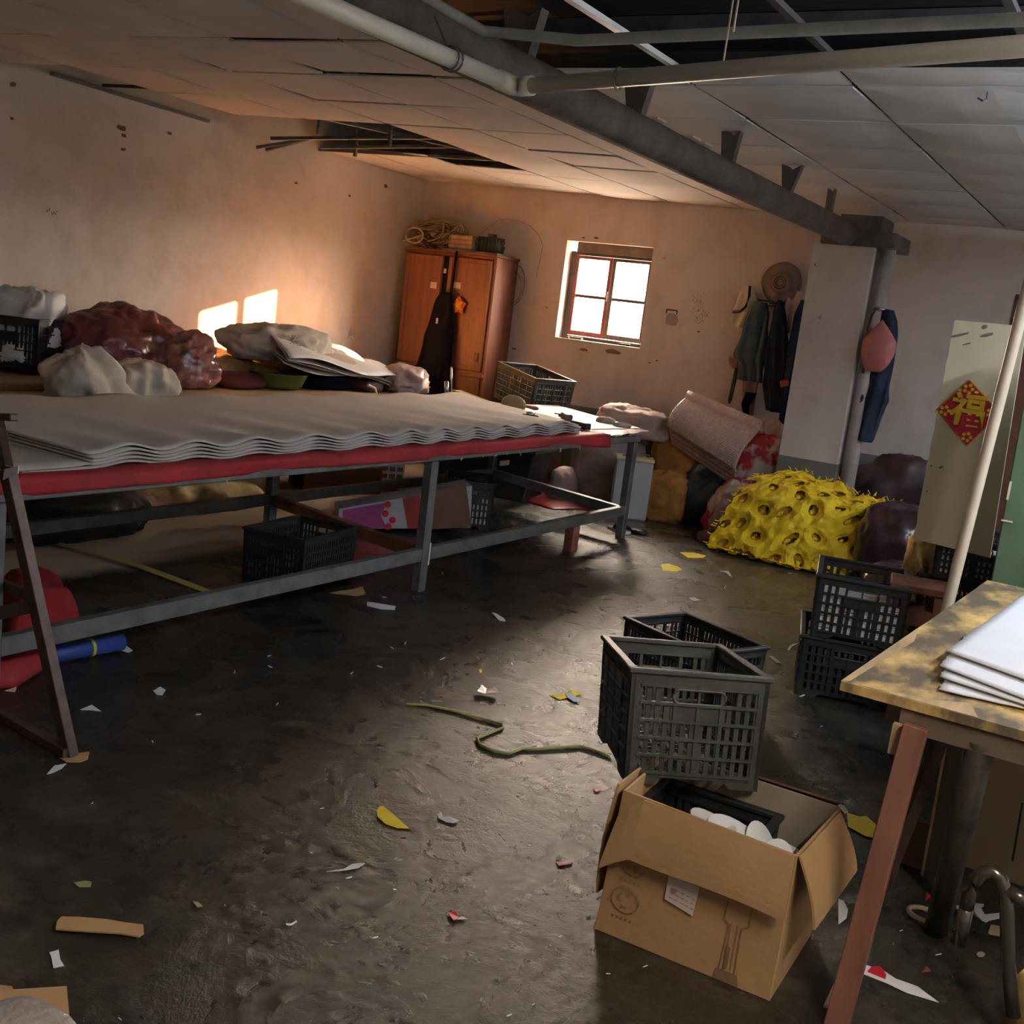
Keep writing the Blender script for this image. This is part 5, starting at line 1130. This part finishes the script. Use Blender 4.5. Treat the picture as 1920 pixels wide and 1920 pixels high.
scrap('square tan offcut left of the bent tube leg', ((1858, 1734), (1878, 1738), (1882, 1757), (1852, 1752)), mat('tan_offcut', (.45, .33, .2), .8), FS, z=.02)
scrap('small round pale disc on the floor left of the bent tube leg', [(1839+8*cos(t), 1790+5*sin(t)) for t in [k*pi/5 for k in range(10)]], mat('pale_disc', (.4, .33, .27), .8), 'pale_disc')
scrap('red scrap beside the foot of the dark planks', ((1738, 1672), (1746, 1682), (1736, 1690)), M_sign_r, 'red_scrap')
scrap('long white tapering strip with a red half-disc under the stained table', ((1617, 1808), (1655, 1820), (1680, 1836), (1720, 1850), (1760, 1880), (1700, 1862), (1665, 1845), (1617, 1826)), M_foam, 'foam_strip', 'strip')
scrap('red half-disc printed piece lying on the long white strip', ((1626, 1822), (1634, 1813), (1650, 1812), (1662, 1828), (1660, 1836)), M_sign_r, 'red_half_disc', z=.004)
scrap('faded red triangular scrap under the stained table', ((1738, 1812), (1745, 1822), (1727, 1824)), mat('faded_red', (.35, .08, .06)), 'red_scrap')
for k in range(16):
    px, py = rn.uniform(1790, 1850), rn.uniform(1690, 1755); s_ = rn.uniform(5, 9); z_ = .012+.002*k
    scrap(None, [(px+s_*cos(t)*1.3, py+s_*sin(t)*.7) for t in [q*pi/3+k for q in range(5)]], M_blkbag if k % 3 else M_foam, 'debris', None, z=z_)
dl = [o for o in bpy.data.objects if o.name.startswith('debris')]
dp = thing('debris_heap', 'heap of dark scraps around the thick pipe foot', 'debris', (0, 0, 0))
for o in dl: o.parent = dp
slab('cream_board_offcut', 'narrow cream board propped against the red-brown table leg', 'board', [at(1544, 1884, 2, .01), at(1590, 1900, 2, .01), at(1626, 1768, 2, .10), at(1604, 1758, 2, .10)], .012, M_cream)
# ---------------------------------------------------------------- trestle at the left
ts = thing('steel_trestle', 'dark brown steel trestle at the left edge in front of the worktable', 'trestle', tuple(at(132, 1422, 2, 0)))
o_ = -Vector(ts.location)
f0 = at(132, 1418, 2, .0); yT = f0.y
tp_ = at(14, 880, 1, yT-.05)
MB().bar(f0+o_, tp_+o_, .042, .034, up=(0, 1, 0)).build('leg', M_brown, ts, bevel=.002)
MB().bar(f0+o_+Vector((-.50, .02, 0)), tp_+o_+Vector((-.40, .0, 0)), .042, .034, up=(0, 1, 0)).build('leg', M_brown, ts, bevel=.002)
tp2 = at(-6, 780, 1, yT+.02)
MB().bar(tp_+o_, tp2+o_, .03, .03, up=(0, 1, 0)).build('upper_leg', M_brown, ts, bevel=.002)
MB().bar(at(27, 783, 1, yT)+o_, at(-30, 779, 1, yT)+o_, .03, .022).build('top_bar', M_brown, ts, bevel=.003)
MB().bar(at(62, 1136, 1, yT-.02)+o_, at(-60, 1162, 1, yT-.02)+o_, .025, .042).build('middle_bar', mat('brown_steel_light', (.12, .09, .07), .5, .2), ts, bevel=.002)
MB().bar(at(58, 1118, 1, yT+.0)+o_, at(-60, 1068, 1, yT+.3)+o_, .02, .03).build('middle_bar', M_brown, ts)
MB().bar(at(125, 1412, 2, .02)+o_, at(-30, 1322, 2, .02)+o_, .025, .025).build('floor_bar', M_brown, ts)
scrap('white paper tag taped on the upper end of the trestle leg', ((0, 0), (1, 0), (1, 1)), M_white) if False else None
tg = [at(x, y, 1, yT-.085) for x, y in ((8, 880), (35, 873), (33, 888), (18, 893), (5, 900))]
tag(MB().prism(tg, (0, .003, 0)).build('paper_tag', M_white), 'white torn paper tag on the trestle leg', 'tag')
scrap('small orange-brown cardboard scrap under the trestle foot', ((112, 1422), (150, 1412), (168, 1410), (165, 1424), (150, 1430), (125, 1430)), M_card, 'cardboard_scrap')
# ---------------------------------------------------------------- litter on the floor
CS = 'cardboard_scrap'
scrap('long torn cardboard strip at the lower left of the floor', ((115, 1721), (150, 1722), (200, 1726), (240, 1733), (268, 1736), (270, 1752), (260, 1758), (225, 1752), (160, 1748), (104, 1744), (107, 1730)), M_card, CS, 'cardboard', z=.010, th_=.004)
cc_ = [(0, 1850), (22, 1852), (25, 1858), (125, 1852), (130, 1910), (142, 1940), (-40, 1940), (-40, 1850)]
scrap('cardboard sheet at the bottom left corner', cc_, M_card, CS, 'cardboard', z=.004, th_=.004)
sack('plastic_wrap', 'cloudy plastic wrap on the cardboard sheet at the bottom left corner', 'plastic', at(55, 1945, 2, .012), (.22, .14, .05), mat('cloudy_plastic', (.45, .38, .32), .35, var=.2, bump=.4), seed=120, nu=32, nv=16)
scrap('white rectangular scrap below the long cardboard strip', ((92, 1787), (110, 1782), (113, 1800), (120, 1812), (100, 1816), (96, 1795)), curl=.02)
scrap('yellow leaf-shaped offcut in the middle foreground', ((706, 1520), (712, 1512), (718, 1512), (735, 1525), (767, 1554), (745, 1553), (722, 1545), (708, 1532)), M_yelp, FS, 'offcut')
scrap('yellow angular offcut between carton and red-brown table leg', ((1588, 1524), (1612, 1532), (1624, 1530), (1644, 1548), (1642, 1572), (1622, 1568), (1590, 1550)), M_yelp, FS, 'offcut', z=.004)
scrap('white crescent offcut at the right of the carton', ((1572, 1686), (1582, 1690), (1590, 1706), (1587, 1722), (1572, 1734)), M_foam, FS, 'offcut', z=.004)
scrap('small white cone-shaped scrap by the rear corner of the carton', ((1570, 1510), (1580, 1508), (1590, 1522), (1584, 1526)), z=.37)
scrap('yellow leaf offcut nearest the back sacks', ((1275, 1036), (1300, 1036), (1324, 1042), (1318, 1046), (1290, 1046)), M_yelp, FS, 'offcut')
scrap('yellow tapered offcut left of the leaf offcut near the back sacks', ((1240, 1058), (1252, 1057), (1270, 1062), (1279, 1068), (1268, 1072), (1243, 1070)), M_yelp, FS, 'offcut')
scrap('yellow pointed offcut on the bright patch of floor', ((1032, 1304), (1055, 1302), (1072, 1292), (1090, 1302), (1066, 1308), (1050, 1312)), M_yelp, FS, 'offcut')
scrap('grey-white oval offcut under the yellow pointed one', ((1060, 1300), (1072, 1298), (1086, 1316), (1076, 1316), (1064, 1308)), M_foam, FS, 'offcut', z=.005)
scrap('tiny yellow scrap left of the bright floor patch', ((898, 1256), (903, 1255), (904, 1260), (900, 1262)), M_yelp, FS)
scrap('white curled scrap between yellow leaf offcut and carton', ((820, 1528), (827, 1524), (830, 1532), (842, 1532), (862, 1540), (850, 1545), (836, 1542), (822, 1535)), curl=.05)
scrap('long thin white sliver below the yellow leaf offcut', ((612, 1635), (645, 1630), (662, 1620), (684, 1620), (672, 1628), (650, 1632)), curl=.02)
scrap('white ragged rectangle in front of the middle table leg', ((688, 1129), (700, 1130), (742, 1137), (740, 1144), (712, 1142), (688, 1136)))
scrap('brown torn cardboard piece under the front rail of the worktable', ((617, 1112), (640, 1108), (662, 1105), (680, 1100), (685, 1114), (670, 1118)), M_card, CS, 'cardboard')
scrap('white shoe-shaped scrap on the dark middle floor', ((922, 1149), (930, 1151), (945, 1160), (948, 1166), (936, 1164)), curl=.03)
scrap('white crumpled foil scrap left of the bright floor patch', ((893, 1292), (903, 1288), (912, 1292), (928, 1292), (936, 1300), (928, 1306), (910, 1302), (894, 1300)), M_plas, 'foil_scrap', 'scrap', z=.012, curl=.15)
scrap('white bell-shaped scrap near the blue roll', ((224, 1219), (235, 1210), (249, 1220), (240, 1224)))
scrap('white rounded scrap right of the trestle', ((287, 1296), (300, 1288), (311, 1294), (304, 1304), (294, 1303)))
scrap('white triangular scrap beside the trestle leg', ((150, 1331), (172, 1322), (190, 1334), (170, 1332)))
scrap('white wedge-shaped scrap at the foot of the trestle', ((88, 1452), (102, 1436), (125, 1432), (115, 1442), (97, 1450)))
scrap('pale yellow scrap left of the trestle leg', ((8, 1296), (25, 1290), (32, 1288), (28, 1298)), M_cream)
scrap('red scrap with a white tail in the lower middle', ((840, 1712), (852, 1710), (862, 1722), (850, 1728)), M_sign_r, 'red_scrap', curl=.08)
scrap('white sliver at the tail of the red scrap', ((852, 1724), (866, 1719), (876, 1723), (864, 1724)), M_white)
scrap('red scrap left of the carton', ((1042, 1616), (1060, 1616), (1075, 1614), (1070, 1621), (1048, 1624)), M_sign_r, 'red_scrap')
scrap('white scrap touching the red scrap left of the carton', ((1041, 1612), (1048, 1604), (1055, 1611), (1050, 1615)), curl=.05)
scrap('white dot-like scrap at the left corner of the carton', ((1099, 1716), (1104, 1714), (1107, 1718), (1102, 1720)))
scrap('white tapering scrap left of the crate stack', ((1441, 1230), (1448, 1230), (1466, 1244), (1455, 1242)))
scrap('white hollow triangle scrap in front of the yellow foam', ((1349, 1071), (1366, 1071), (1373, 1082), (1368, 1080), (1362, 1074)))
scrap('white slip on the floor beyond the rear black crate', ((1292, 1121), (1302, 1120), (1312, 1126), (1300, 1127)))
scrap('white curled sliver far left of the crate stack', ((1476, 1218), (1482, 1210), (1496, 1206), (1484, 1213), (1480, 1220)))
scrap('white slip in front of the bottom crate of the stack', ((1498, 1306), (1512, 1300), (1512, 1302), (1502, 1307)))
scrap('small red scrap on the bright floor near the crates', ((1112, 1480), (1118, 1478), (1125, 1482), (1118, 1486)), M_sign_r, 'red_scrap')
scrap('olive-green leaf scrap at lower left', ((362, 1692), (372, 1692), (380, 1700), (370, 1702)), mat('olive', (.28, .27, .14)), 'leaf_scrap')
scrap('olive torn scrap above the long cardboard strip', ((138, 1656), (158, 1652), (172, 1654), (170, 1664), (148, 1664)), MATS['olive'], 'leaf_scrap')
scrap('white curl at lower middle left', ((535, 1732), (545, 1733), (555, 1727), (557, 1729), (546, 1736), (537, 1735)))
spk = ((173, 1506), (422, 1698), (604, 1516), (583, 1599), (655, 1646), (740, 1668), (820, 1554), (704, 1758), (1000, 1884), (955, 1904), (1051, 1756), (1140, 1826), (390, 1928), (225, 1911), (506, 1250), (440, 1260), (520, 1320), (372, 1340), (286, 1391), (660, 1262), (735, 1215), (712, 1250), (760, 1206), (775, 1120), (720, 1120), (830, 1075), (1360, 1100), (1215, 965), (1540, 1362), (1640, 1715), (1480, 1075), (960, 1245), (505, 1230), (1690, 1745), (1675, 1770), (1760, 1790), (1210, 1812), (830, 1235))
LM = (('the trestle foot', 135, 1420), ('the long cardboard strip', 185, 1740), ('the yellow leaf-shaped offcut', 735, 1535), ('the kink of the yellow cord', 943, 1360), ('the left corner of the carton', 1118, 1745), ('the red scrap with the white tail', 852, 1718), ('the long white sliver', 648, 1630), ('the middle table leg', 778, 1105), ('the far table leg', 1180, 1005), ('the crate stack', 1600, 1250), ('the red-brown table leg', 1640, 1640))
slab_ = {}; cnt = {}
for k, (px, py) in sorted(enumerate(spk), key=lambda e: min(math.hypot(e[1][0]-l_[1], e[1][1]-l_[2]) for l_ in LM)):
    nm, lx, ly = min(LM, key=lambda l_: math.hypot(px-l_[1], py-l_[2])); dx, dy = px-lx, py-ly
    dr_ = ('right of' if dx > 0 else 'left of') if abs(dx) > abs(dy) else ('in front of' if dy > 0 else 'beyond')
    c_ = cnt[(nm, dr_)] = cnt.get((nm, dr_), 0)+1
    slab_[k] = '%stiny white paper speck %s %s' % (('', 'second nearest ', 'third nearest ', 'fourth nearest ', 'fifth nearest ', 'sixth nearest ', 'seventh nearest ')[c_-1], dr_, nm)
for k, (px, py) in enumerate(spk):
    s_ = rn.uniform(2.0, 4.2); a = rn.uniform(0, pi)
    P = []
    for q in range(5): t = 2*pi*q/5; x, y = s_*1.8*cos(t), s_*.5*sin(t)*rn.uniform(.5, 1.2); P.append((px+x*cos(a)-y*sin(a)*.6, py+(x*sin(a)+y*cos(a))*.55))
    scrap(slab_[k], P, M_white, 'paper_speck', 'scrap', group='tiny paper specks on the floor')
# olive-yellow cord on the floor
cp_ = [(762, 1320), (800, 1322), (850, 1332), (900, 1347), (943, 1358), (943, 1364), (915, 1376), (894, 1384), (900, 1396), (925, 1408), (955, 1412), (975, 1405), (978, 1403), (1010, 1404), (1060, 1400), (1090, 1399), (1120, 1408), (1145, 1418)]
C_ = [at(x, y, 2, .006) for x, y in cp_]
tag(MB().tube(C_, .0055, 8).build('floor_rope', mat('yellow_cord', (.42, .37, .12), .5), smooth=True), 'kinked olive-yellow cord snaking over the floor to the crates', 'cord')
# black and white flip-flop near the far leg
ff = thing('slipper', 'black and white slipper left of the far worktable leg', 'slipper', tuple(at(1160, 996, 2, 0)), R(-30))
MB().prism([(-.11, -.03, 0), (-.02, -.045, 0), (.10, -.04, 0), (.12, 0, 0), (.10, .04, 0), (-.02, .035, 0), (-.11, .03, 0)], (0, 0, .02)).build('sole', M_white, ff, bevel=.004)
MB().grid(lambda u, v: (-.01+.10*u, .05*cos(pi*v), .02+.04*sin(pi*v)), 6, 10).build('upper', M_blk, ff, solid=.006)
sack('black_rag', 'black rag on the floor right of the far worktable leg', 'rag', at(1195, 1000, 2, 0), (.14, .10, .045), M_blkbag, seed=130, nu=28, nv=16)
